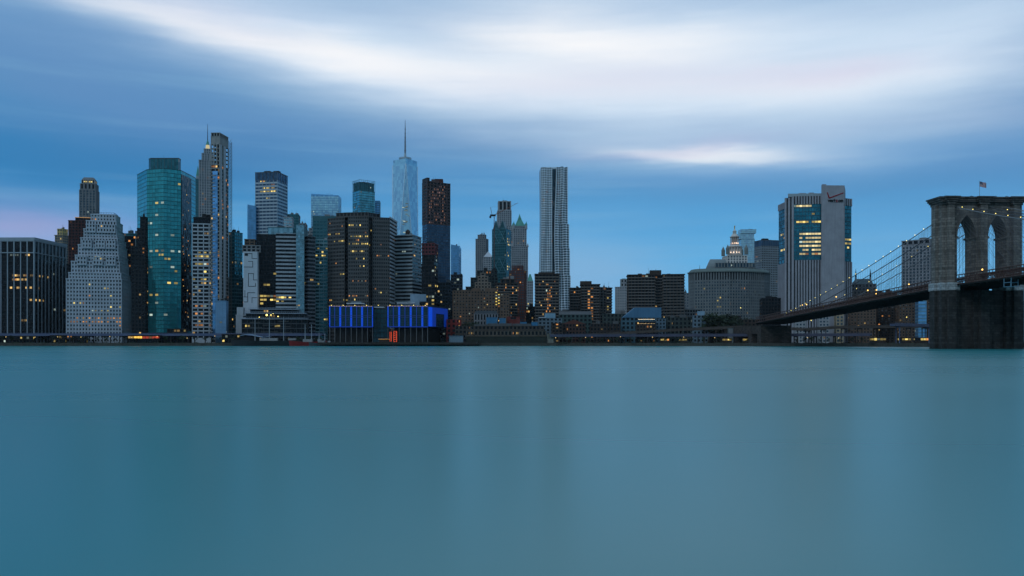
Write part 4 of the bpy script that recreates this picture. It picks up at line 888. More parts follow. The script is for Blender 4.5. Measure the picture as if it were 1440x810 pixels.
# ---- behind the bridge
D = 1000; p = corner(1268.5, 1308, 1330, D, 18)
b = Bld('stone_tower', 'pale grey pilastered tower block partly behind the stone bridge tower', 'office tower', p)
b.block(p, GZ, Zp(345, D), St(4.0, 1.9, .5, 3.7, 1.2, .2, wall((.36, .36, .38)), WINB)); b.block(p, Zp(345, D) + .9, Zp(337, D), St(6, 2, .5, 7, 2, .5, wall((.30, .30, .32)), DARKG), parapet=1.2); b.rlit(9, (YEL, WARM), 1)
D = 960; p = flat(1195, 1241, D, 30)
b = Bld('courthouse', 'low dark stone building with two small pinnacles, seen through the bridge cables', 'civic building', p)
b.block(p, GZ, Zp(410, D), St(4, 2, .4, 4.2, 2, .3, wall((.16, .13, .12)), DARKG)); b.block(flat(1197, 1232, D + 4, 22), Zp(410, D), Zp(400, D), St(4, 1.8, .3, 4, 1.6, .2, wall((.14, .14, .15)), DARKG)); b.solid(flat(1199, 1228, D + 6, 18), Zp(400, D) + 1, Zp(391, D), wall((.13, .17, .19)), 'mansard_roof', flat(1204, 1224, D + 12, 6))
for px in (1203.5, 1224): b.spire(*P(px, D + 8), Zp(400, D), Zp(389, D), 1.6, STONE, 'pinnacle', 1.0); b.spire(*P(px, D + 8), Zp(389, D), Zp(377, D), 1.1, DK, 'pinnacle_spire', .1)
b.rlit(6, (AMBER, WARM), 1)
for (x0, x1, top, D, mt, lab) in [(1196, 1232, 420, 880, BROWN, 'brown brick housing slab under the bridge deck, nearest the white blank-walled tower'), (1234, 1262, 412, 905, DKBROWN, 'dark brown housing slab between two others behind the bridge deck'),
                                 (1264, 1291, 416, 870, BROWN, 'brown housing slab under the deck just before the blue glass strip'), (1304, 1330, 410, 890, BROWN, 'brown housing slab half hidden by the stone bridge tower'), (1332, 1440, 425, 900, DKBROWN, 'long dark housing slab seen behind the stone bridge tower')]:
    p = flat(x0, x1, D, 18); b = Bld('housing_block', lab, 'apartment block', p); b.block(p, GZ, Zp(top, D), St(3.1, 1.5, .2, 3.0, 1.5, .2, mt, BLIND)); b.plant(mt, 2, Zp(top, D), h=(2, 4)); b.rlit(9, (AMBER, WARM, COOL), 1)
p = flat(1291.5, 1303, 850, 18); b = Bld('glass_block', 'blue glass block in the gap between brown housing slabs beside the stone bridge tower', 'office block', p); b.block(p, GZ, Zp(414, 850), St(30, 0, .1, 3.4, 1.0, .3, wall((.14, .30, .40)), BLUEG)); b.rlit(2, (COOL,), 1)
for (x0, x1, top, D, lab) in [(1152, 1166, 442, 860, 'pale grey low block framed under the bridge deck'), (1176, 1186, 440, 870, 'small tan low block framed under the bridge deck'), (1119, 1133, 446, 840, 'low pale fluted block under the masonry end of the bridge deck')]:
    p = flat(x0, x1, D, 14); b = Bld('low_block', lab, 'building', p); b.block(p, GZ, Zp(top, D), St(3, 1.4, .25, 3.4, 1.4, .2, STONE if 'tan' not in lab else TAN, WINB)); b.rlit(1)
# background mass of blocks that fills the gaps between the towers
rr = random.Random(21)
for (x0, x1, top, lab) in [(-20, 40, 362, 'dark block behind the black mullioned office block'), (60, 100, 372, 'dark mid-rise block between black mullioned block and the white ziggurat'), (178, 215, 372, 'dark mid-rise block behind the black stepped block'), (255, 300, 372, 'dark mid-rise block behind the white grid block'),
                           (318, 352, 392, 'dark mid-rise block behind the wall of black line art'), (350, 384, 360, 'grey mid-rise block under the narrow blue tower'), (425, 470, 380, 'dark mid-rise block behind the teal-banded block'), (545, 600, 372, 'dark mid-rise block below the tallest tower'),
                           (640, 668, 426, 'grey mid-rise block behind the end of the long brick housing block'), (740, 765, 432, 'dark mid-rise block below the slim pale green-roofed tower'), (786, 815, 438, 'grey mid-rise block at the base of the rippled steel tower'), (858, 890, 442, 'low dark block below the plain grey turret tower'),
                           (955, 985, 436, 'low grey block before the narrow grey building'), (1072, 1106, 420, 'dark mid-rise block between the civic building and the white blank-walled tower')]:
    D = rr.uniform(930, 1000) if x0 < 640 else rr.uniform(880, 930); p = flat(x0, x1, D, 24)
    b = Bld('office_block', lab, 'office block', p, 'mid-rise blocks filling the skyline gaps'); mt = GREY if 'grey' in lab else DK
    b.block(p, GZ, Zp(top, D), St(rr.uniform(2.8, 4), .8, .25, 3.6, 1.3, .2, mt, DARKG)); b.plant(mt, 3, Zp(top, D)); b.rlit(14, (WARM, AMBER, COOL), 1)

for b in ALL:                               # machine rooms and masts on the roofs that have none
    if b.roofed or b.top is None or len(b.top[0]) != 4: continue
    b.plant(b.rnd.choice((SLATE, DK, GREY)), b.rnd.randint(2, 4), b.top[1] + .3, b.top[0], (1.8, 4.5))
# ------------------------------------------------------------------ the suspension bridge
def stonework(col, bw=2.0, bh=.75, name='stone_blocks'):
    m, g, b = newmat(name)
    uv = g.n('ShaderNodeUVMap').outputs[0]
    br = g.n('ShaderNodeTexBrick'); g.put(br.inputs['Vector'], uv); br.inputs['Scale'].default_value = 1.0
    br.inputs['Brick Width'].default_value = bw; br.inputs['Row Height'].default_value = bh; br.inputs['Mortar Size'].default_value = .07; br.inputs['Bias'].default_value = 0
    br.inputs['Color1'].default_value = rgb(tuple(c * .62 for c in col)); br.inputs['Color2'].default_value = rgb(tuple(c * 1.45 for c in col)); br.inputs['Mortar'].default_value = rgb(tuple(c * .4 for c in col))
    t = g.n('ShaderNodeTexCoord').outputs['Object']
    mp = g.n('ShaderNodeMapping'); mp.inputs['Scale'].default_value = (.35, .35, .05); g.put(mp.inputs[0], t)
    n1 = g.noise(mp.outputs[0], 1.0, 5, .65).outputs[0]; n2 = g.noise(t, .9, 4, .6).outputs[0]
    c = g.mix(1.0, br.outputs['Color'], g.ramp(g.m('ADD', g.m('MULTIPLY', n1, .6), g.m('MULTIPLY', n2, .4)), [(.3, (.45, .44, .43)), (.7, (1.5, 1.45, 1.4))]), 'MULTIPLY')
    g.put(b.inputs['Base Color'], c); b.inputs['Roughness'].default_value = .9
    bp = g.n('ShaderNodeBump'); bp.inputs['Strength'].default_value = .6; bp.inputs['Distance'].default_value = .25
    g.put(bp.inputs['Height'], g.m('ADD', g.m('MULTIPLY', br.outputs['Fac'], -1.0), n2)); g.put(b.inputs['Normal'], bp.outputs[0])
    return m
BST = stonework((.20, .178, .162), 3.4, 1.25); BLT = stonework((.42, .44, .46), 2.4, 1.2)
IRON = wall((.115, .062, .052), .7, .25, .3); DKIRON = wall((.03, .024, .022), .8, .2); CABLE = wall((.10, .10, .11), .6, .1); PCABLE = wall((.24, .24, .25), .6, .1)

TH = R(3.0); TW = 41.9
near_left = P(1324, 430); td = (math.cos(TH), math.sin(TH))
T0 = (near_left[0] + td[0] * TW / 2, near_left[1] + td[1] * TW / 2)
br = thing('suspension_bridge', 'stone towered suspension bridge with twin pointed arches, iron truss deck and lamp-strung cables', 'bridge', (T0[0], T0[1], 0), rz=TH)
HW = TW / 2; DB = 9.5; zdk = 33.0; ztop = 74.0
arch_c = (-8.0, 8.0); aw = 4.9; zs_, za_ = 57.0, 67.6      # pointed arches: centres, half width, springing and apex
def arch_pts(c, n=10):
    """outline of one pointed opening from its foot on one side over the apex to the other"""
    hgt = za_ - zs_; rad = (aw * aw + hgt * hgt) / (2 * aw); pts = [(c - aw, zdk)]
    th = math.asin(min(1, hgt / rad))
    for k in range(n + 1): a = th * k / n; pts.append((c - aw + rad - rad * math.cos(a), zs_ + rad * math.sin(a)))
    for k in range(n - 1, -1, -1): a = th * k / n; pts.append((c + aw - rad + rad * math.cos(a), zs_ + rad * math.sin(a)))
    return pts + [(c + aw, zdk)]
m = MB()
def slab_xz(x0, x1, z0, z1, y0=0.0, y1=DB): m.box(x0, x1, y0, y1, z0, z1)
slab_xz(-HW, -8 - aw, zdk, ztop); slab_xz(-8 + aw, 8 - aw, zdk, ztop); slab_xz(8 + aw, HW, zdk, ztop)
for c in arch_c:                          # wall above each arch, and the arch soffit
    ap = arch_pts(c)[1:-1]
    for (x0, z0), (x1, z1) in zip(ap[:-1], ap[1:]):
        m.face([(x0, 0, z0), (x1, 0, z1), (x1, 0, ztop), (x0, 0, ztop)], [(x0, z0), (x1, z1), (x1, ztop), (x0, ztop)])
        m.face([(x1, DB, z1), (x0, DB, z0), (x0, DB, ztop), (x1, DB, ztop)], [(x1, z1), (x0, z0), (x0, ztop), (x1, ztop)])
        L_ = math.hypot(x1 - x0, z1 - z0); m.face([(x1, 0, z1), (x0, 0, z0), (x0, DB, z0), (x1, DB, z1)], [(0, L_), (0, 0), (DB, 0), (DB, L_)])
m.face([(-HW, 0, ztop), (HW, 0, ztop), (HW, DB, ztop), (-HW, DB, ztop)])
m.build('tower_wall', BST, br)
m = MB()                                   # pilasters on the fronts and flanks
for cx_, w in ((-HW + 4.1, 1.55), (0, 1.9), (HW - 4.1, 1.55)):
    m.box(cx_ - w, cx_ + w, -2.0, .1, zdk + .5, ztop - 1.2); m.box(cx_ - w, cx_ + w, DB - .1, DB + 2.0, zdk + .5, ztop - 1.2)
for s_ in (-1, 1):
    a, c = sorted((s_ * (HW - .1), s_ * (HW + 1.5))); m.box(a, c, 3.0, DB - 3.0, zdk + .5, ztop - 1.2)
m.build('buttress', BST, br)
m = MB()                                   # moulding round each arch, stepped in
for c in arch_c:
    ap = arch_pts(c)[1:-1]
    for (x0, z0), (x1, z1) in zip(ap[:-1], ap[1:]):
        v = Vector((x1 - x0, z1 - z0)).normalized(); nn = Vector((-v.y, v.x)) * .9
        m.hexa([(x0, -.35, z0), (x1, -.35, z1), (x1, .1, z1), (x0, .1, z0), (x0 + nn.x, -.35, z0 + nn.y), (x1 + nn.x, -.35, z1 + nn.y), (x1 + nn.x, .1, z1 + nn.y), (x0 + nn.x, .1, z0 + nn.y)])
    for s_ in (-1, 1): m.box(c + s_ * aw - .5, c + s_ * aw + .5, -.5, DB + .5, zs_ - 1.1, zs_ - .1)
m.build('arch_moulding', BST, br)
m = MB()                                   # corbelled cornice following the pilasters
def cor(e, z0, z1):
    m.box(-HW - e, HW + e, -e, DB + e, z0, z1)
    for cx_, w in ((-HW + 4.1, 1.9), (0, 2.3), (HW - 4.1, 1.9)): m.box(cx_ - w - e, cx_ + w + e, -2.0 - e, DB + 2.0 + e, z0 + .03, z1 - .03)
cor(.35, ztop - 1.2, ztop); cor(.9, ztop + .01, ztop + .9); cor(1.4, ztop + .91, ztop + 2.0); cor(1.9, ztop + 2.01, ztop + 2.7)
for k in range(60): x = -HW - .5 + (TW + 1) * k / 59; m.box(x - .2, x + .2, -1.5, -.3, ztop + .1, ztop + .85)
m.build('cornice', stonework((.10, .09, .085), 2.0, .9), br)
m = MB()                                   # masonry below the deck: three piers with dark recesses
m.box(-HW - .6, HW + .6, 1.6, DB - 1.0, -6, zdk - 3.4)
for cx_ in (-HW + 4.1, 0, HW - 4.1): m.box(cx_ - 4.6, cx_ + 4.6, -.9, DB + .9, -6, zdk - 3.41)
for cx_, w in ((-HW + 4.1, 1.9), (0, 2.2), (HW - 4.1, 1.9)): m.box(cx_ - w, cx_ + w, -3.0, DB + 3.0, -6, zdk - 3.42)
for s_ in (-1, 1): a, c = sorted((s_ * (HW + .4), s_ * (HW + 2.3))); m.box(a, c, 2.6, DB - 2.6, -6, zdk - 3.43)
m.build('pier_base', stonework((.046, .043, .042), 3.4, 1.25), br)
m = MB()                                   # pale offset course at deck level
for cx_ in (-HW + 4.1, HW - 4.1): m.box(cx_ - 4.9, cx_ + 4.9, -1.2, DB + 1.2, zdk - 3.4, zdk + .4)
for cx_, w in ((-HW + 4.1, 2.1), (HW - 4.1, 2.1)): m.box(cx_ - w, cx_ + w, -3.2, DB + 3.2, zdk - 3.38, zdk + .38)
for s_ in (-1, 1): a, c = sorted((s_ * (HW + .5), s_ * (HW + 2.5))); m.box(a, c, 2.4, DB - 2.4, zdk - 3.37, zdk + .37)
m.build('offset_course', BLT, br)
m = MB(); m.lathe([(2.2, ztop + 2.7), (2.2, ztop + 3.0), (.6, ztop + 3.1)], 8, -6, 4); 
for x in (-17, -12, -3.5, 3, 9, 15): m.bar((x, 3, ztop + 2.7), (x, 3, ztop + 4.2), .07, 4); m.box(x - .9, x + .9, 2.9, 3.1, ztop + 3.6, ztop + 3.75)
m.build('roof_railing', DKIRON, br)

# deck: s runs along the bridge, negative towards the river's middle, positive to the city
def zdeck(s): return (35.3 - .042 * s - .0000 * s * s) if s > 0 else 35.3 - .012 * s
DW = 13.4; S0, S1 = -190, 300
ss = [S0 + (S1 - S0) * k / 98 for k in range(99)]
m = MB()
for a, c in zip(ss[:-1], ss[1:]):
    za, zc = zdeck(a) - 2.4, zdeck(c) - 2.4
    m.hexa([(-DW, a, za - .9), (DW, a, za - .9), (DW, c, zc - .9), (-DW, c, zc - .9), (-DW, a, za), (DW, a, za), (DW, c, zc), (-DW, c, zc)])
m.build('deck', DKIRON, br)
m = MB()
for k, s in enumerate(ss): z = zdeck(s) - 2.4; m.box(-DW + .3, DW - .3, s - .25, s + .25, z - 1.6, z - .91)
m.build('floor_beams', DKIRON, br)
for x in (-DW, -5, 5, DW):                 # four stiffening trusses
    m = MB()
    for k, (a, c) in enumerate(zip(ss[:-1], ss[1:])):
        za, zc = zdeck(a), zdeck(c)
        for zo, r in ((1.9, .26), (-.4, .14), (-2.6, .3)): m.bar((x, a, za + zo), (x, c, zc + zo), r, 4)
        m.bar((x, a, za - 2.6), (x, a, za + 1.9), .13, 4); mid = (za + zc) / 2
        m.bar((x, a, za - 2.4), (x, (a + c) / 2, mid + 1.8), .11, 3); m.bar((x, (a + c) / 2, mid + 1.8), (x, c, zc - 2.4), .11, 3)
        m.bar((x, (a + c) / 2, mid - .4), (x, (a + c) / 2, mid + 1.9), .07, 3)
    m.build('truss', IRON, br)
m = MB()
for a, c in zip(ss[:-1], ss[1:]): m.hexa([(-2.4, a, zdeck(a) + 1.8), (2.4, a, zdeck(a) + 1.8), (2.4, c, zdeck(c) + 1.8), (-2.4, c, zdeck(c) + 1.8), (-2.4, a, zdeck(a) + 2.1), (2.4, a, zdeck(a) + 2.1), (2.4, c, zdeck(c) + 2.1), (-2.4, c, zdeck(c) + 2.1)])
m.build('walkway', IRON, br)
# cables
ZC = 71.5
def zcab(s):
    if s <= 0: u = min(-s, 240) / 240; return ZC - (ZC - 36.5) * (1 - (1 - u) ** 2)
    u = min(s, 235) / 235; lin = ZC + (zdeck(235) - 1 - ZC) * u; return lin - 5.5 * 4 * u * (1 - u) * .55
for x in (-DW + .2, -4.2, 4.2, DW - .2):
    m = MB(); pts = [(x, s, zcab(s) + (1.5 if False else 0)) for s in [-190 + k * 5 for k in range(0, 86)]]
    pts = [p_ for p_ in pts if p_[1] <= 235]; m.path(pts, .24, 6); m.build('main_cable', PCABLE if abs(x) > 5 else CABLE, br)
m = MB()
for x in (-DW + .2, -4.2, 4.2, DW - .2):
    for k in range(-60, 78):
        s = k * 3.0
        if -3 < s < DB + 3: continue
        zc, zd = zcab(s), zdeck(s) + 1.8
        if zc > zd + .5: m.bar((x, s, zd), (x, s, zc), .045, 3)
    for k in range(1, 16):                 # diagonal stays
        for sg in (-1, 1): s = sg * (8 + k * 7.5) + (DB if sg > 0 else 0); m.bar((x, 4 if sg < 0 else DB - 4, ZC - .3), (x, s, zdeck(s) + 1.8), .05, 3)
tag(m.build('suspenders', CABLE, br), kind='stuff')
# necklace lamps on the outer and inner cables, and deck lamps
def lampobj(x, s, z, mt, r=.34):
    key = (mt.name, r)
    if key not in _lamp:
        q = MB(); q.lathe([(0, -r), (r * .7, -r * .7), (r, 0), (r * .7, r * .7), (0, r)], 10); o = q.build('necklace_lamp', mt); _lamp[key] = o.data; bpy.data.objects.remove(o)
    o = bpy.data.objects.new('necklace_lamp', _lamp[key]); COL.objects.link(o); o.parent = br; o.location = (x, s, z); return o
_lamp = {}
rb_ = random.Random(5)
for x in (-DW + .2, 4.2):
    for k in range(-12, 26):
        s = k * 9.0 + 4
        if -1 < s < DB + 1: continue
        if x > 0 and k % 2: continue
        lampobj(x, s, zcab(s) + .75, BULB, .18)
for (s, x) in ((20, -DW), (92, -DW + 4), (95, -DW), (140, -DW), (60, -6), (118, 3), (-22, -DW), (190, -DW), (205, -DW + 3)): lampobj(x, s, zdeck(s) + 3.2 + rb_.uniform(-.6, 1.2), BULB_OR, .38)
# masonry approach at the city end
m = MB(); s0, s1 = 288, 430
n_ = 6
for k in range(n_):
    a, c = s0 + (s1 - s0) * k / n_, s0 + (s1 - s0) * (k + 1) / n_; zt = zdeck(min(c, 300)) - 5.2
    m.box(-DW + .5, DW - .5, a, a + 9, 2.2, zt - .5 * (k % 2) * .01)
    m.box(-DW + .6, DW - .6, a + 9, c, zt - 7, zt - .02)
m.build('masonry_approach', stonework((.062, .05, .044), 3.0, 1.1), br)
m = MB()
for a in (60, 105, 150): m.box(-DW + 1, -DW + 2.5, a, a + 1.5, 2.2, 6)
# maintenance cage hung under the deck
mc = MB(); s = -42
zb = zdeck(s) - 3.2
for y in (s - 2.6, s + 2.6):
    for x in (-DW - .6, -DW + 2.6): mc.bar((x, y, zb - 4), (x, y, zb), .14, 4)
for x in (-DW - .6, -DW + 2.6): mc.bar((x, s - 2.6, zb - 2.0), (x, s + 2.6, zb - 2.0), .12, 4); mc.bar((x, s - 2.6, zb - 3.9), (x, s + 2.6, zb - 3.9), .12, 4)
mc.box(-DW - .6, -DW + 2.6, s - 1.0, s + 2.6, zb - 4.0, zb - 3.8); mc.build('maintenance_cage', wall((.20, .38, .50), .5), br)

# flag on the tower
fl = thing('flag', 'striped red, white and blue flag flying on the stone bridge tower', 'flag', (0, 0, 0))
fx, fy = P(1377.5, 436); fl.location = (fx, fy, ztop + 2.7)
m = MB(); m.bar((0, 0, 0), (0, 0, 8.9), .13, 6, .07); m.lathe([(.0, 8.85), (.16, 9.0), (0, 9.15)], 8); m.build('pole', wall((.30, .32, .34), .5), fl)
fm, g, b = newmat('flag_cloth'); uv = g.n('ShaderNodeUVMap').outputs[0]; s = g.n('ShaderNodeSeparateXYZ'); g.put(s.inputs[0], uv)
stripe = g.m('GREATER_THAN', g.m('FRACT', g.m('MULTIPLY', s.outputs[1], 6.5)), .5)
c = g.mix(stripe, rgb((.42, .02, .03)), rgb((.6, .6, .6)))
can = g.m('MULTIPLY', g.m('LESS_THAN', s.outputs[0], .42), g.m('GREATER_THAN', s.outputs[1], .46))
star = g.n('ShaderNodeTexVoronoi'); star.inputs['Scale'].default_value = 18; star.inputs['Randomness'].default_value = 0; g.put(star.inputs['Vector'], uv)
cant = g.mix(g.m('LESS_THAN', star.outputs['Distance'], .22), rgb((.012, .02, .10)), rgb((.6, .6, .6)))
g.put(b.inputs['Base Color'], g.mix(can, c, cant)); b.inputs['Roughness'].default_value = .9
m = MB(); NX, NZ = 14, 6
def fpt(i, j):
    u, v = i / NX, j / NZ; return (.1 + u * 3.6, .45 * math.sin(u * 7.5) * u, 6.2 + v * 2.6 - .9 * u ** 1.4 + .10 * math.sin(u * 9)), (u, v)
for i in range(NX):
    for j in range(NZ):
        a = [fpt(i, j), fpt(i + 1, j), fpt(i + 1, j + 1), fpt(i, j + 1)]; m.face([p_[0] for p_ in a], [p_[1] for p_ in a])
m.build('cloth', fm, fl)
# ------------------------------------------------------------------ the shore
# elevated road along the river
def road(name, lab, pts, w, zs, thick, mat, beam, cols=16, group=None):
    """a viaduct through plan points with deck heights: deck, edge beams and columns"""
    r0 = thing(name, lab, 'viaduct', (pts[0][0], pts[0][1], GZ), group); o0 = Vector((pts[0][0], pts[0][1]))
    P2 = [Vector(p) - o0 for p in pts]; dk, eb, rl = MB(), MB(), MB(); acc = 0
    for k in range(len(P2) - 1):
        a, c = P2[k], P2[k + 1]; d = (c - a).normalized(); n = Vector((d.y, -d.x)); z0, z1 = zs[k] - GZ, zs[k + 1] - GZ
        def q(p, s, z): return (p.x + n.x * s, p.y + n.y * s, z)
        dk.hexa([q(a, w / 2, z0 - thick), q(c, w / 2, z1 - thick), q(c, -w / 2, z1 - thick), q(a, -w / 2, z0 - thick), q(a, w / 2, z0), q(c, w / 2, z1), q(c, -w / 2, z1), q(a, -w / 2, z0)])
        for s in (w / 2 + .25, -w / 2 - .25):
            eb.hexa([q(a, s + .2, z0 - thick - .3), q(c, s + .2, z1 - thick - .3), q(c, s - .2, z1 - thick - .3), q(a, s - .2, z0 - thick - .3), q(a, s + .2, z0 + .9), q(c, s + .2, z1 + .9), q(c, s - .2, z1 + .9), q(a, s - .2, z0 + .9)])
            rl.bar(q(a, s, z0 + 1.35), q(c, s, z1 + 1.35), .06, 4)
        L_ = (c - a).length; t_ = 4.0
        while t_ < L_:
            p_ = a.lerp(c, t_ / L_); zz = z0 + (z1 - z0) * t_ / L_ - thick - .05
            m = MB(); m.bar((*q(p_, w / 2 - 1.2, 0)[:2], 0), (*q(p_, w / 2 - 1.2, 0)[:2], zz), .42, 8); m.bar((*q(p_, -w / 2 + 1.2, 0)[:2], 0), (*q(p_, -w / 2 + 1.2, 0)[:2], zz), .42, 8)
            e0, e1 = q(p_, w / 2 - .4, zz - .6), q(p_, -w / 2 + .4, zz - .6); m.bar(e0, e1, .45, 4); m.build('column_bent', mat, r0); t_ += cols
    dk.build('deck', mat, r0); eb.build('edge_beam', beam, r0); rl.build('railing', beam, r0); return r0
BSTEEL = wall((.10, .13, .22), .5, .2); DCONC = wall((.055, .05, .05), .9, .3); PURP = wall((.08, .085, .13), .5, .2)
road('elevated_road', 'blue-edged elevated riverside road on columns below the office towers', [P(-90, 800), P(120, 800), P(330, 798), P(455, 800)], 18, [10.5] * 4, 1.0, DCONC, BSTEEL)
road('elevated_road', 'blue-grey elevated road along the water between the pavilions and bridge tower', [P(772, 778), P(900, 782), P(1060, 762), P(1225, 716)], 16, [9.5, 9.6, 9.8, 9.8], 1.0, DCONC, PURP)
road('bridge_ramp', 'rising dark curved ramp leading up toward the bridge approach', [P(785, 806), P(880, 808), P(960, 806), P(1040, 800), P(1090, 792), P(1130, 784), P(1180, 790), P(1310, 800)], 10, [9.0, 12.5, 15.5, 17.6, 17.2, 15.2, 17.5, 18.5], 1.2, wall((.065, .055, .05), .9, .3), wall((.085, .07, .062), .9, .3))
road('elevated_road', 'blue overpass with one thick column right before the stone tower', [P(1255, 640), P(1312, 640)], 8, [16.6, 15.8], .9, BSTEEL, PURP, 22)
# the street of the shore and its lamps
q = MB(); q.face([(-760, 786, GZ + .004), (40, 790, GZ + .004), (40, 797, GZ + .004), (-760, 794, GZ + .004)]); q.face([(40, 790, GZ + .004), (240, 752, GZ + .004), (240, 760, GZ + .004), (40, 797, GZ + .004)])
tag(q.build('road', wall((.03, .03, .032), .7)), kind='structure')

# pier pavilion lit blue
D = 778
pier = thing('pier', 'dark timber pier deck on piles under the blue-lit pavilion', 'pier', (*P(545, 760), 0)); c0 = P(545, 760)
xa, xb = P(448, 740)[0] - c0[0], P(672, 740)[0] - c0[0]
m = MB(); m.box(xa, xb, -22, 60, 2.1, 3.0); m.build('deck', wall((.06, .052, .045), .9, .35, .4), pier)
m = MB(); m.box(xa - .4, xb + .4, -22.5, -22.02, 1.3, 3.25); m.build('fender_beam', wall((.04, .035, .03), .9, .4, .5), pier)
m = MB()
for k in range(44): x = xa + 2 + (xb - xa - 4) * k / 43; m.bar((x, -21, -4), (x, -21, 2.1), .35, 6); m.bar((x, -14, -4), (x, -14, 2.1), .35, 6)
m.build('piles', DKBROWN, pier)
m = MB()
for k in range(90): x = xa + (xb - xa) * k / 89; m.bar((x, -22.2, 3.2), (x, -22.2, 4.3), .05, 3)
m.bar((xa, -22.2, 4.3), (xb, -22.2, 4.3), .07, 4); m.build('railing', DKIRON, pier)
fA, fB = flat(463, 524, D, 40, 0), None
L0 = flat(463, 524.5, D, 42); R0_ = flat(545, 602, D - 2, 46)
R0_ = [R0_[0], R0_[1], P(629, D + 48), (R0_[0][0] + 4, R0_[0][1] + 58)]
bd = Bld('pavilion', 'two-storey pavilion on stilts glowing with vertical blue light panels', 'pavilion', [L0[0], R0_[1], R0_[2], L0[3]])
BLUE = emit((.0, .085, .90), .55, 0, (.02, .05, .3)); BLUE2 = emit((.0, .06, .60), .25, 0, (.02, .05, .3)); PG = glass((.02, .07, .09), .3, .12, 3, 4, .05)
zb, zt = Zp(459.5, D), Zp(431, D)
for nm, pl_ in (('left', L0), ('right', R0_)):
    bd.block(pl_, zb, zt, St(4.9, .35, .25, (zt - zb) / 2, .7, .3, wall((.03, .05, .10)), PG), 'facade_frame', parapet=.5)
    lp = bd.l2(pl_); A, B_ = lp[0], lp[1]; Ln = math.hypot(B_[0] - A[0], B_[1] - A[1]); nb = max(1, round(Ln / 4.9)); bw = Ln / nb
    for k in range(nb + 1):
        w = .85 if k % 2 == 0 else .32
        m = MB(); m.strip(A, B_, max(0, k * bw - w), min(Ln, k * bw + w), zb - GZ + .3, zt - GZ - .3, .48, .1); m.build('blue_light_panel', BLUE if k % 2 == 0 else BLUE2, bd.root)
    m = MB()
    for k in range(12): zz = zb - GZ + .6 + (zt - zb - 1.4) * k / 11; m.strip(A, B_, .1, Ln - .1, zz, zz + (.5 if k in (5, 6) else .10), .56, -.45)
    m.build('louvres', wall((.06, .10, .22)), bd.root)
    m = MB(); m.strip(A, B_, 0, Ln, zb - GZ - .45, zb - GZ + .28, .5, .1); m.strip(A, B_, 0, Ln, zt - GZ - .28, zt - GZ + .1, .5, .1); m.build('blue_edge_light', BLUE2, bd.root)
    m = MB()
    for k in range(26): s0 = Ln * k / 26; m.strip(A, B_, s0, s0 + Ln / 60, zt - GZ + .15, zt - GZ + .45, .9, -.65)
    m.build('roof_edge_lights', emit((1.0, .72, .35), .8), bd.root)
    q = MB(); q.prism(grow(lp, -2.5), zb - GZ - .9, zb - GZ - .02); q.build('soffit', DK, bd.root)
    for k in range(nb + 1):
        dvec = (Vector(B_) - Vector(A)).normalized(); w = Vector(A) + dvec * min(max(k * bw, .4), Ln - .4) + Vector((dvec.y, -dvec.x)) * -.6
        m = MB(); m.bar((w.x, w.y, .5), (w.x, w.y, zb - GZ - .4), .28, 8); m.build('column', wall((.18, .19, .20), .6), bd.root)
    for (y0, y1, dz) in ((4, 14, 0),):
        base = grow(pl_, -5); bd.solid(base, GZ + .6, zb - 1.0, wall((.020, .019, .019), .6), 'ground_floor_wall')
# side wall washed in blue light: glowing fins on the receding face
lp = bd.l2(R0_); A, B_ = lp[1], lp[2]; Ln = math.hypot(B_[0] - A[0], B_[1] - A[1])
for k in range(16):
    s0 = Ln * k / 16
    m = MB(); m.strip(A, B_, s0 + .12, s0 + Ln / 16 - .12, (zb - GZ + .4) if not 6 <= k <= 12 else (zt - GZ - 6), zt - GZ - .4, .46 + .002 * k, .1); m.build('blue_light_panel', BLUE2 if k > 2 else BLUE, bd.root)
# recessed link between the two halves, and roof canopies
bd.block(flat(524.6, 545, D + 8, 30), GZ + .7, Zp(434, D), St(3.2, .3, .2, 4.5, .4, .2, DK, PG), 'link_wall', parapet=.4)
for (x0, x1, y0) in ((487, 512, 426.5), (558, 583, 426), (522, 540, 432)):
    pl_ = flat(x0, x1, D + 10, 14); q = MB(); q.prism(bd.l2(pl_), Zp(y0, D) - GZ, Zp(y0, D) - GZ + .8); q.build('roof_canopy', wall((.62, .66, .72), .5), bd.root)
    for v in bd.l2(grow(pl_, -1)): m = MB(); m.bar((v[0], v[1], zt - GZ), (v[0], v[1], Zp(y0, D) - GZ), .2, 5); m.build('canopy_post', STEEL, bd.root)
bd.solid(flat(494, 508, D + 14, 8), zt + .5, Zp(423, D), wall((.16, .20, .24)), 'rooftop_plant')
bd.solid(flat(577, 590, D + 26, 10), zt + .5, Zp(411, D), wall((.22, .30, .38)), 'stage_tower'); bd.solid(flat(590, 599, D + 26, 10), Zp(422, D), Zp(411.5, D), wall((.20, .28, .36)), 'stage_tower', None)
for v in (590.5, 598.5): c = P(v, D + 28); m = MB(); m.bar((c[0] - bd.c[0], c[1] - bd.c[1], zt - GZ), (c[0] - bd.c[0], c[1] - bd.c[1], Zp(422, D) - GZ), .3, 5); m.build('stage_post', DK, bd.root)
for k in range(9):
    px = 466 + 16.5 * k
    if px < 600: q = MB(); q.lathe([(.28, 0), (.28, .35), (0, .5)], 6); c = P(px, D + 3); q.build('roof_lamp', BULB, bd.root, (c[0] - bd.c[0], c[1] - bd.c[1], zt - GZ + 1.0))
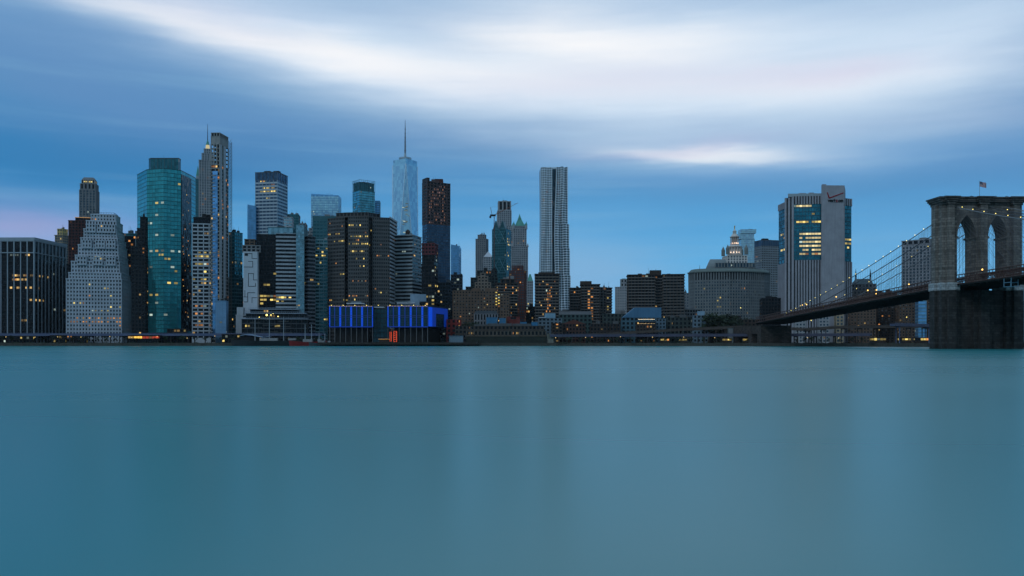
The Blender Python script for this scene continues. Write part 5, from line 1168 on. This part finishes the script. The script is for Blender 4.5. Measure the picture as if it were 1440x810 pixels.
# neon sign under the pavilion
c = P(553, D - 6); ns = thing('neon_sign', 'glowing red neon sign panel under the blue-lit pavilion', 'sign', (c[0], c[1], GZ))
RED = emit((1.0, .10, .03), 1.0)
m = MB(); m.box(-3.6, 3.6, .2, .8, .6, 11.2); m.build('back_panel', DK, ns)
m = MB()
for x, z0, z1 in ((-2.9, 1.5, 10.4), (-1.7, 1.5, 10.4), (.5, 1.2, 10.8), (3.1, 1.2, 10.8)): m.bar((x, 0, z0), (x, 0, z1), .17, 6)
for z in (1.2, 3.1, 5.0, 6.9, 8.8, 10.8): m.bar((.5, 0, z), (3.1, 0, z + (.9 if z < 10 else 0)), .15, 6)
m.build('neon_tubes', RED, ns)
c = P(541, D - 4); k_ = thing('kiosk', 'low kiosk with a string of amber lights beside the red neon sign', 'kiosk', (c[0], c[1], GZ + .6))
m = MB(); m.box(-5, 5, 0, 4, 0, 3.2); m.build('wall', DKBROWN, k_); m = MB(); m.box(-5.4, 5.4, -.6, 4.4, 3.2, 3.6); m.build('roof', SLATE, k_)
m = MB()
for k in range(11): x = -5 + k; m.lathe([(0, -.2), (.22, 0), (0, .2)], 6, x, -.7); 
m.build('string_lights', emit((1, .5, .12), 2.0), k_, (0, 0, 3.1))

# low buildings of the old port, in front of the towers
def low(name, lab, cat, px0, px1, top, D, st, dep=14, roof=None, base=None, lights=4, mats=(WARM, AMBER), plant=0, yaw=0, group=None):
    p = flat(px0, px1, D, dep, yaw); b = Bld(name, lab, cat, p, group); z0 = GZ
    b.block(p, z0, Zp(top, D), st, parapet=.5)
    if roof == 'gable':
        lp = b.l2(p); A, B_, C_, D_ = [Vector(v) for v in lp]; z = Zp(top, D) - GZ + .5; h = 3.5; mid0, mid1 = (A + D_) / 2, (B_ + C_) / 2; q = MB()
        q.face([(*A, z), (*B_, z), (*mid1, z + h), (*mid0, z + h)]); q.face([(*C_, z), (*D_, z), (*mid0, z + h), (*mid1, z + h)]); q.face([(*D_, z), (*A, z), (*mid0, z + h)]); q.face([(*B_, z), (*C_, z), (*mid1, z + h)]); q.build('gable_roof', SLATE, b.root)
    if roof == 'pediment':
        lp = b.l2(p); A, B_, C_, D_ = [Vector(v) for v in lp]; z = Zp(top, D) - GZ + .5; h = 4; m0, m1 = (A + B_) / 2, (C_ + D_) / 2; q = MB()
        q.face([(*A, z), (*B_, z), (*m0, z + h)]); q.face([(*C_, z), (*D_, z), (*m1, z + h)]); q.face([(*B_, z), (*C_, z), (*m1, z + h), (*m0, z + h)]); q.face([(*D_, z), (*A, z), (*m0, z + h), (*m1, z + h)]); q.build('gable_roof', BRICK, b.root)
    if roof == 'mansard': b.solid(grow(p, .4), Zp(top, D) + .51, Zp(top, D) + 3.6, wall((.05, .06, .07)), 'mansard_roof', grow(p, -1.6))
    if plant: b.plant(SLATE, plant, Zp(top, D), h=(1.5, 3.5))
    if lights: b.rlit(max(1, int(lights * .6)), mats, 1)
    return b
LSt = lambda mt, bay=3.2, fl=3.5, g_=None: St(bay, bay * .45, .25, fl, fl * .42, .2, mt, g_ or DARKG)
REDB = wall((.16, .04, .035), .85, .25); BLT2 = wall((.05, .19, .34), .6, .2); GRN = wall((.05, .065, .062), .85, .25); DKB = wall((.045, .036, .033), .9, .3)
low('restaurant', 'open red steel frame restaurant building beside the blue-lit pavilion', 'building', 628, 648, 450, 812, LSt(wall((.22, .035, .03)), 5, 4.4), 12, lights=10, mats=(AMBER,))
low('arcade_building', 'pale arcaded building with tall windows and a dark mansard roof', 'building', 667, 700, 442, 836, St(3.0, 1.4, .35, 6.5, 1.6, .25, wall((.20, .20, .21)), DARKG), 14, 'mansard', lights=2)
low('tent_pavilion', 'blue tarpaulin covered block in front of the pale arcaded building', 'tent', 684, 699, 447, 822, St(3, .2, .1, 4, .4, .1, BLT2, BLT2), 10, lights=1)
low('tent_pavilion', 'smaller blue tarpaulin block with a white roof corner', 'tent', 702, 711, 448, 824, St(3, .2, .1, 4, .4, .1, wall((.10, .24, .38)), BLT2), 10, lights=0)
low('brick_warehouse', 'blank dark red brick warehouse between two blue blocks', 'warehouse', 713, 731, 446, 830, St(9, 7, .2, 8, 6.5, .15, REDB, DARKG), 14, lights=0, plant=1)
low('scaffold_tent', 'bright blue sheeted cube nearest the red brick warehouse', 'tent', 731.5, 740.5, 453.5, 808, St(2.5, .2, .1, 3, .3, .1, BLT2, wall((.045, .20, .38))), 7, lights=0)
low('scaffold_tent', 'bright blue sheeted cube nearest the white-roofed ferry building', 'tent', 747.5, 756, 453.5, 808, St(2.5, .2, .1, 3, .3, .1, BLT2, wall((.045, .20, .38))), 7, lights=0)
b = low('ferry_building', 'white and blue stepped rooftop building below the balcony block', 'building', 757, 790, 448, 826, LSt(wall((.13, .18, .22)), 4, 3.5), 14, lights=2)
b.solid(flat(766, 781, 828, 8), Zp(448, 826), Zp(440.5, 826), wall((.20, .34, .44)), 'upper_block'); b.solid(flat(757.5, 768, 824, 4), Zp(448, 826) + .6, Zp(448, 826) + 1.4, WHITE, 'white_roof'); b.spire(*P(774, 830), Zp(440.5, 826), Zp(434, 826), .12, DK, 'mast')
low('brick_building', 'brown brick building with a lit upper row beside the gabled brick hall', 'building', 776, 791, 455, 815, LSt(DKBROWN, 3, 3.4), 12, lights=6)
low('brick_hall', 'dark brick hall with a low central gable behind the elevated road', 'building', 791, 823, 456, 822, LSt(wall((.07, .04, .034)), 3.2, 3.6), 16, 'pediment', lights=4)
low('market_building', 'long dark green-roofed market building behind the gabled brick hall', 'building', 786, 832, 443, 850, LSt(wall((.05, .085, .085)), 4, 4), 18, 'gable', lights=3)
low('market_building', 'low dark brown market building with a pale roof line', 'building', 830, 872, 456, 822, LSt(DKB, 3.2, 3.6), 16, lights=5, plant=2)
low('market_building', 'grey-green low building in the gap below the plain turret tower', 'building', 848, 880, 442, 858, LSt(GRN, 4, 4), 16, lights=2)
b = Bld('glass_hall', 'low hall with a sloping blue glass roof before widest balcony block', 'hall', flat(874, 934, 838, 22))
b.block(flat(874, 934, 838, 22), GZ, Zp(447, 838), LSt(wall((.06, .13, .17)), 4, 4), parapet=.3)
pA, pB, pC = P(876, 838.4), P(893, 838.2), P(930, 838); m = MB(); l = lambda v: (v[0] - b.c[0], v[1] - b.c[1]); z0, z1 = Zp(447, 838) - GZ + .3, Zp(432.5, 838) - GZ
A1, B1, C1 = l(pA), l(pB), l(pC); bk = 13
m.face([(*A1, z0), (*B1, z0), (*B1, z1)]); m.face([(*B1, z0), (*C1, z0), (*C1, z1), (*B1, z1)]); m.face([(*C1, z0), (C1[0], C1[1] + bk, z0), (C1[0], C1[1] + bk, z1), (*C1, z1)])
m.face([(*A1, z0), (*B1, z1), (B1[0], B1[1] + bk, z1), (A1[0], A1[1] + bk, z0)]); m.face([(*B1, z1), (*C1, z1), (C1[0], C1[1] + bk, z1), (B1[0], B1[1] + bk, z1)]); m.build('glass_roof', wall((.07, .18, .30), .5, .2), b.root)
b = low('restaurant', 'brick restaurant with a roof terrace under strings of small white lights', 'restaurant', 895, 922, 453, 812, LSt(DKBROWN, 3, 3.4), 12, lights=9, mats=(AMBER, WARM))
m = MB()
for r_ in range(3):
    for k in range(17): t_ = k / 16; c = P(898 + 22 * t_, 811 - r_ * -3); m.lathe([(0, -.22), (.25, 0), (0, .22)], 6, c[0] - b.c[0], c[1] - b.c[1]); 
m.build('string_lights', emit((1, .85, .6), 2.2), b.root, (0, 0, Zp(449, 812) - GZ))
m = MB()
for k in range(12): c = P(898 + 2 * k, 811); m.lathe([(0, -.2), (.22, 0), (0, .2)], 6, c[0] - b.c[0], c[1] - b.c[1])
m.build('string_lights', emit((1, .7, .35), 2.0), b.root, (0, 0, Zp(455, 812) - GZ))
low('market_building', 'pale blue small building beside the restaurant with string lights', 'building', 922, 936, 449, 818, LSt(wall((.10, .16, .21)), 3.5, 3.5), 12, lights=1)
low('market_building', 'long dark low building behind the string-lit restaurant terrace', 'building', 932, 972, 447, 842, LSt(GRN, 4, 4), 16, lights=5, plant=3)
b = low('service_building', 'blue-white block with a taller middle, in front of the stone civic building', 'building', 975, 996, 444, 828, LSt(wall((.14, .20, .25)), 4, 4), 12, lights=1)
b.solid(flat(981, 991, 829, 8), Zp(444, 828), Zp(437.5, 828), wall((.22, .34, .44)), 'upper_block')
low('brick_building', 'dark brick building under the trees before the stone civic building', 'building', 997, 1042, 445, 838, LSt(wall((.06, .04, .04)), 3.4, 3.5), 14, lights=4, mats=(COOL, WARM))
low('brick_building', 'brown low building tucked beside the masonry end of the bridge', 'building', 1041, 1068, 450, 826, LSt(DKBROWN, 4, 4), 12, lights=3)
low('pavilion_shed', 'small brown boarded shed beneath the curved ramp', 'shed', 1054, 1064, 462, 790, St(4, .4, .2, 5, .4, .1, BROWN, BROWN), 5, lights=0)
low('pavilion_shed', 'small grey-green boarded shed beneath the curved ramp', 'shed', 1024, 1038, 462, 792, St(4, .4, .2, 5, .4, .1, wall((.10, .13, .13)), GREY), 5, lights=0)
# wide pier shed
b = Bld('pier_shed', 'long low dark pier shed at the water with a lit eave line', 'shed', flat(655, 769, 776, 30))
b.solid(flat(655, 769, 776, 30), -1, Zp(473, 776), wall((.035, .042, .036), .9, .35, .3), 'wall'); b.block(flat(656, 768, 778, 26), Zp(473, 776) + .1, Zp(466, 776), St(3.4, 1.5, .3, 5, 1.2, .3, wall((.10, .085, .07)), DARKG), 'upper_wall', parapet=.5)
m = MB(); lp = b.l2(grow(flat(655, 769, 776, 30), .7)); m.prism(lp, Zp(473, 776) - GZ + .0, Zp(473, 776) - GZ + .5); m.build('eave', wall((.16, .13, .10)), b.root); b.rlit(5)
low('brick_building', 'row of low dark roofs behind the long pier shed', 'building', 640, 765, 459, 800, LSt(wall((.07, .06, .052)), 3.6, 3.6), 12, lights=5, plant=6)
low('stone_block', 'pale square stone pier block at the end of the long shed', 'pier', 770, 779, 470, 772, St(3, 1.2, .2, 6, 4, .2, wall((.20, .19, .16)), wall((.15, .145, .12))), 8, lights=0)
low('ferry_shelter', 'pale blue shelter on the pier beside the red steel frame restaurant', 'shelter', 632, 651, 473, 772, St(3, .3, .2, 4, .5, .1, wall((.14, .24, .32)), wall((.18, .26, .32))), 6, lights=0)
# left waterfront
low('restaurant', 'low riverside restaurant with a row of red and yellow lights', 'restaurant', 180, 226, 472, 783, St(2.6, .25, .2, 3.0, .5, .2, DK, DARKG), 6, lights=0).lit([(473, 180, 200, .95), (474, 180, 200, .6)], emit((1, .55, .08), .9, .6), 3)  # added building; its yellow panes stand in for vehicle light streaks
bb = low('diner', 'low diner glowing red beside the yellow-lit riverside restaurant', 'restaurant', 200, 223, 472.3, 779, St(2.6, .25, .2, 3.0, .5, .2, DK, DARKG), 3, lights=0); bb.lit([(473.5, 200, 224, .95)], emit((1, .12, .04), .7, .5), 3)  # also added; red panes stand in for the streaks of passing vehicles
for (x0, x1, top, lab, n) in [(-10, 46, 473, 'low dark arcade of shops under the black mullioned office block', 8), (70, 92, 472, 'small dark pavilion with lit fascia beneath the black mullioned office block', 6), (104, 122, 474, 'low dark kiosk row before the white ziggurat', 3),
                              (235, 262, 463, 'low dark entrance hall with a few lit panes before the octagonal teal tower', 6), (312, 346, 470.5, 'low dark canopy building with bright panes below the wall of black line art', 9)]:
    low('low_pavilion', lab, 'pavilion', x0, x1, top, 786 if top > 465 else 806, St(2.8, .3, .2, 3.4, .6, .2, DKB, DARKG), 5, lights=n, mats=(WARM, COOL, YEL))
# terraced mall building
b = Bld('terrace_building', 'low terraced building with long pale railings and lamps behind the tall ship', 'building', flat(345, 420, 818, 22))
for k, (x0, x1, yb, yt) in enumerate(((340, 432, 472, 449), (346, 428, 449, 441), (352, 418, 441, 435))):
    p = flat(x0, x1, 812 + 4 * k, 22 - 3 * k); b.block(p, GZ if k == 0 else Zp(yb, 815), Zp(yt, 815), St(5, .3, .2, 4.6, .8, .2, wall((.07, .08, .09)), DARKG), 'terrace_wall', parapet=0)
    q = MB(); q.prism(grow(b.l2(p), 1.6), Zp(yt, 815) - GZ + .02, Zp(yt, 815) - GZ + .7); q.build('terrace_slab', wall((.30, .36, .44), .5), b.root)
    q = MB(); A, B_ = b.l2(grow(p, 1.4))[:2]; Ln = math.hypot(B_[0] - A[0], B_[1] - A[1]); q.strip(A, B_, 0, Ln, Zp(yt, 815) - GZ + 1.7, Zp(yt, 815) - GZ + 1.9, .1, .1)
    for i in range(30): q.strip(A, B_, Ln * i / 30, Ln * i / 30 + .12, Zp(yt, 815) - GZ + .7, Zp(yt, 815) - GZ + 1.7, .05, .05)
    q.build('railing', wall((.30, .36, .44), .5), b.root)
for (px, py, r) in ((375, 443, .95), (381, 443, .5), (391, 445, .5), (364.6, 446, .4), (384, 441, .3)):
    c = P(px, 806); q = MB(); q.lathe([(0, -r), (r * .7, -r * .7), (r, 0), (r * .7, r * .7), (0, r)], 10); q.build('lamp', BULB, b.root, (c[0] - b.c[0], c[1] - b.c[1], Zp(py, 806) - GZ))
    q = MB(); q.bar((0, .3, 0), (0, 6, 0), .12, 4); q.build('lamp_arm', DK, b.root, (c[0] - b.c[0], c[1] - b.c[1], Zp(py, 806) - GZ))
b.rlit(8, (WARM, YEL), 2); b.lit([(461, 386, 393, 1)], YEL, 3)

# ships
def ship(name, lab, px, D, L_, hull, masts, hm, rz=0.0, yards=True):
    x, y = P(px, D); r0 = thing(name, lab, 'ship', (x, y, 0), rz=rz); m = MB(); N = 12; secs_ = []
    for k in range(N + 1):
        t_ = k / N * 2 - 1; w = L_ * .085 * max(.06, 1 - abs(t_) ** 2.6); zt = hull + 1.3 * t_ * t_; X = t_ * L_ / 2
        secs_.append([(X * .96, -w * .55, -1.5), (X * .96, w * .55, -1.5), (X, w, zt), (X, -w, zt)])
    for a, c in zip(secs_[:-1], secs_[1:]):
        m.face([a[0], c[0], c[3], a[3]]); m.face([c[1], a[1], a[2], c[2]]); m.face([a[3], c[3], c[2], a[2]]); m.face([a[1], c[1], c[0], a[0]])
    m.face(secs_[0]); m.face(list(reversed(secs_[-1]))); m.build('hull', hm, r0)
    m = MB(); m.box(-L_ * .12, L_ * .12, -1.6, 1.6, hull + .05, hull + 2.4); m.box(L_ * .26, L_ * .36, -1.4, 1.4, hull + .3, hull + 2.2); m.build('deckhouse', wall((.30, .31, .32)), r0)
    for (mx, h) in masts:
        m = MB(); m.bar((mx, 0, hull), (mx, 0, h), .42, 6, .22); mo = m.build('mast', wall((.33, .36, .40), .5), r0)
        if yards:
            m = MB()
            for zf, wd in ((.45, 7.5), (.66, 6), (.84, 4.5)): m.bar((mx - wd, .3, h * zf), (mx + wd, .3, h * zf), .17, 5)
            m.build('yards', wall((.14, .13, .12)), mo)
        m = MB()
        for s_ in (-1, 1):
            for e in (-5, 5): m.bar((mx, 0, h * .85), (mx + e, s_ * L_ * .06, hull + .6), .05, 3)
        m.build('rigging', DK, r0)
    if yards: m = MB(); m.bar((L_ * .48, 0, hull + 1.5), (L_ * .62, 0, hull + 5), .25, 5, .1); m.build('bowsprit', DKBROWN, r0)
ship('tall_ship', 'dark hulled sailing ship with three bare tall masts moored by the pier', 378, 758, 66, 4.6, ((-12, 25), (0.5, 28), (13, 26)), wall((.03, .032, .035), .5), R(4))
ship('lightship', 'small red hulled ship with two thin masts moored by the pier', 433, 752, 34, 3.6, ((-2.5, 19), (3.2, 19)), wall((.20, .02, .02), .5), R(-3), False)
ship('schooner', 'small dark schooner with white deckhouse moored beside the lightship', 452, 748, 22, 2.4, ((-2, 12), (3, 11)), wall((.05, .06, .07), .5), R(2), False)
b = Bld('visitor_tent', 'long low tent with a wavy blue-white roof on the shore beside the tall ship', 'tent', flat(338, 378, 770, 8))
q = MB(); p0 = P(338, 770); 
pts_ = [(P(338 + 40 * k / 16, 770)[0] - b.c[0], 770 - b.c[1], Zp(471.5 - 1.5 * math.sin(k * .42) - (k > 10) * (k - 10) * -.35, 770) - GZ) for k in range(17)]
for a, c in zip(pts_[:-1], pts_[1:]): q.hexa([(a[0], a[1], a[2] - .5), (c[0], c[1], c[2] - .5), (c[0], c[1] + 8, c[2] - .5), (a[0], a[1] + 8, a[2] - .5), a, c, (c[0], c[1] + 8, c[2]), (a[0], a[1] + 8, a[2])])
q.build('tent_roof', wall((.30, .42, .58), .5), b.root); b.solid(flat(339, 377, 772, 5), GZ, Zp(474, 770), DK, 'wall')

# riverside lamps, each on a post
lm = None
def lamp_post(px, D, h, lab, grp, mt):
    global lm
    if lm is None:
        q = MB(); q.bar((0, 0, 0), (0, 0, 1), .1, 6, .06); a = q.build('post', wall((.07, .075, .08), .5)); q = MB(); q.bar((0, 0, 0), (0, -1.3, .25), .06, 4); c = q.build('arm', wall((.07, .075, .08), .5))
        lm = (a.data, c.data); bpy.data.objects.remove(a); bpy.data.objects.remove(c)
    x, y = P(px, D); t_ = thing('street_lamp', lab, 'street lamp', (x, y, GZ), grp)
    o = bpy.data.objects.new('post', lm[0]); COL.objects.link(o); o.parent = t_; o.scale = (1, 1, h)
    o = bpy.data.objects.new('arm', lm[1]); COL.objects.link(o); o.parent = t_; o.location = (0, 0, h)
    q = _head(mt); o = bpy.data.objects.new('lamp_head', q); COL.objects.link(o); o.parent = t_; o.location = (0, -1.3, h + .15)
_hd = {}
def _head(mt):
    if mt.name not in _hd: q = MB(); q.lathe([(0, -.34), (.36, -.2), (.42, 0), (0, .3)], 10); o = q.build('lamp_head', mt); _hd[mt.name] = o.data; bpy.data.objects.remove(o)
    return _hd[mt.name]
rl_ = random.Random(11); LD = emit((1.0, .72, .3), 1.1)
for k in range(12): lamp_post(10 + k * 36 + rl_.uniform(-5, 5), 774, rl_.uniform(4.5, 6.5), 'small lamp post on the promenade below the office towers', 'lamps along the promenade by the towers', LD)
for k in range(10): lamp_post(785 + k * 44 + rl_.uniform(-6, 6), 752 if k > 5 else 768, rl_.uniform(4.5, 6), 'small lamp post on the shore below the elevated road', 'lamps along the shore by the elevated road', LD)
for (px, D, h, lab) in ((400, 792, 8.5, 'twin-bright lamp post behind the tall ship, nearest its last mast'), (426, 792, 8, 'bright lamp post between tall ship and lightship'), (1140, 790, 21, 'tall bent lamp post on the curved ramp under the bridge deck'), (1274, 720, 22, 'tall bent lamp post under the deck beside brown housing slabs'), (1041, 800, 33, 'tall lamp post before the stone civic building')): lamp_post(px, D, h, lab, None, BULB)
# lit stalls beneath the road near the bridge tower
for (x0, x1, D, lab) in ((1225, 1246, 640, 'lit ferry stall under the bridge deck, farther from the stone tower'), (1264, 1281, 640, 'lit ferry stall under the bridge deck, between the other two'), (1287, 1306, 640, 'lit ferry stall closest to the stone tower'), (1017, 1029, 752, 'small lit kiosk below the road, beneath the grey-green shed'), (1045, 1056, 752, 'small lit kiosk below the road, beneath the brown shed'), (929, 941, 766, 'small lit kiosk below the road and the long dark low building'), (956, 966, 766, 'small lit kiosk below the road beside the balcony block edge'), (1100, 1106, 745, 'tiny lit booth below the road near the white blank-walled tower')):
    b = Bld('kiosk', lab, 'kiosk', flat(x0, x1, D, 5)); p = flat(x0, x1, D, 5); b.block(p, GZ, GZ + 4.2, St(1.9, .25, .15, 4.2, 2.2, .2, DKB, DARKG), parapet=.4); b.lit([(480, 0, 1440, .85)], YEL, 9)

# trees along the shore
LEAF = wall((.035, .055, .030), .8, .5, .8); LEAFD = wall((.028, .040, .026), .8, .5, .8); BARK = wall((.05, .04, .032), .9)
def tree_mesh(seed, n=420):
    r = random.Random(seed); q = MB(); q.bar((0, 0, 0), (.08, 0, .42), .035, 6, .022)
    cl = []
    for k in range(9):
        a = r.uniform(0, 6.28); rr_ = r.uniform(.05, .30); c = Vector((rr_ * math.cos(a), rr_ * math.sin(a), r.uniform(.42, .88))); cl.append((c, r.uniform(.10, .19))); q.bar((.08, 0, .38), tuple(c), .016, 4, .005)
    tr = q
    q = MB()
    for k in range(n):
        c, R_ = r.choice(cl); v = Vector((r.gauss(0, 1), r.gauss(0, 1), r.gauss(0, .8))).normalized() * R_ * r.uniform(.3, 1.05); p_ = c + v; u = Vector((r.gauss(0, 1), r.gauss(0, 1), r.gauss(0, 1))).normalized(); w = u.orthogonal().normalized(); s_ = r.uniform(.018, .042)
        q.face([p_ - u * s_, p_ - w * s_ * .7, p_ + u * s_, p_ + w * s_ * .7])
    return tr, q
tms = []
for sd in range(4):
    a, c = tree_mesh(sd); ao, co = a.build('trunk', BARK), c.build('crown', LEAF if sd % 2 else LEAFD); tms.append((ao.data, co.data)); bpy.data.objects.remove(ao); bpy.data.objects.remove(co)
rt = random.Random(9)
def tree(px, D, h, lab, grp, z=GZ):
    t_ = thing('tree', lab, 'tree', (*P(px, D), z), grp, rt.uniform(0, 6.28)); a, c = rt.choice(tms)
    for nm, me in (('trunk', a), ('crown', c)): o = bpy.data.objects.new(nm, me); COL.objects.link(o); o.parent = t_; o.scale = (h * rt.uniform(.9, 1.25), h * rt.uniform(.9, 1.25), h)
for k in range(40): tree(780 + k * 13 + rt.uniform(-5, 5), 746 - max(0, k - 14) * 2.2 + rt.uniform(0, 8), rt.uniform(3.5, 6.0), 'small dark tree on the shore below the elevated road', 'small trees along the shore by the bridge')
for k in range(26): tree(4 + k * 13.5 + rt.uniform(-5, 5), 776 + rt.uniform(0, 5), rt.uniform(4.5, 8), 'small dark tree on the promenade below the office towers', 'trees along the promenade')
for k in range(12): tree(996 + k * 4.2, 822 + rt.uniform(0, 6), rt.uniform(25, 32), 'bushy dark tree before the stone civic building', 'trees before the civic building')
for k in range(7): tree(662 + k * 1.7 - 6, 818 + rt.uniform(0, 6), rt.uniform(18, 25), 'dark tree beside the pale arcaded building', 'trees beside the arcaded building')
for k in range(16): tree(360 + k * 6.5, 772, rt.uniform(4, 7), 'low dark tree on the quay behind the moored ships', 'trees on the quay behind the ships')
# shrubs at the water's edge
q = MB(); rs = random.Random(4)
for k in range(7000):
    px = rs.uniform(780, 1300) if rs.random() < .6 else rs.uniform(-20, 450); yy = 771 if px < 780 else (768 if px < 900 else 768 - (px - 900) * .13); x = (px - 720) / F * yy
    c = Vector((x, yy + rs.uniform(0, 2), GZ + rs.uniform(0, 1.1) * (.5 + .5 * math.sin(px * .35)))); u = Vector((rs.gauss(0, 1), rs.gauss(0, 1), rs.gauss(0, 1))).normalized() * rs.uniform(.15, .35); w = u.orthogonal() * .7
    q.face([c - u, c - w, c + u, c + w])
tag(q.build('shrubbery', LEAF), 'low dark shrubs along the top of the river wall', 'shrubbery', kind='stuff')

# ------------------------------------------------------------------ air
hm = bpy.data.materials.new('thin_haze'); hm.use_nodes = True; n = hm.node_tree; n.nodes.clear()
o = n.nodes.new('ShaderNodeOutputMaterial'); v = n.nodes.new('ShaderNodeVolumePrincipled'); n.links.new(v.outputs[0], o.inputs['Volume'])
v.inputs['Color'].default_value = rgb((.80, .90, 1.0)); v.inputs['Density'].default_value = .000022; v.inputs['Anisotropy'].default_value = .2
q = MB(); q.box(-5900, 5900, -700, 6000, -7, 560); hz = q.build('haze', hm); hz['kind'] = 'stuff'
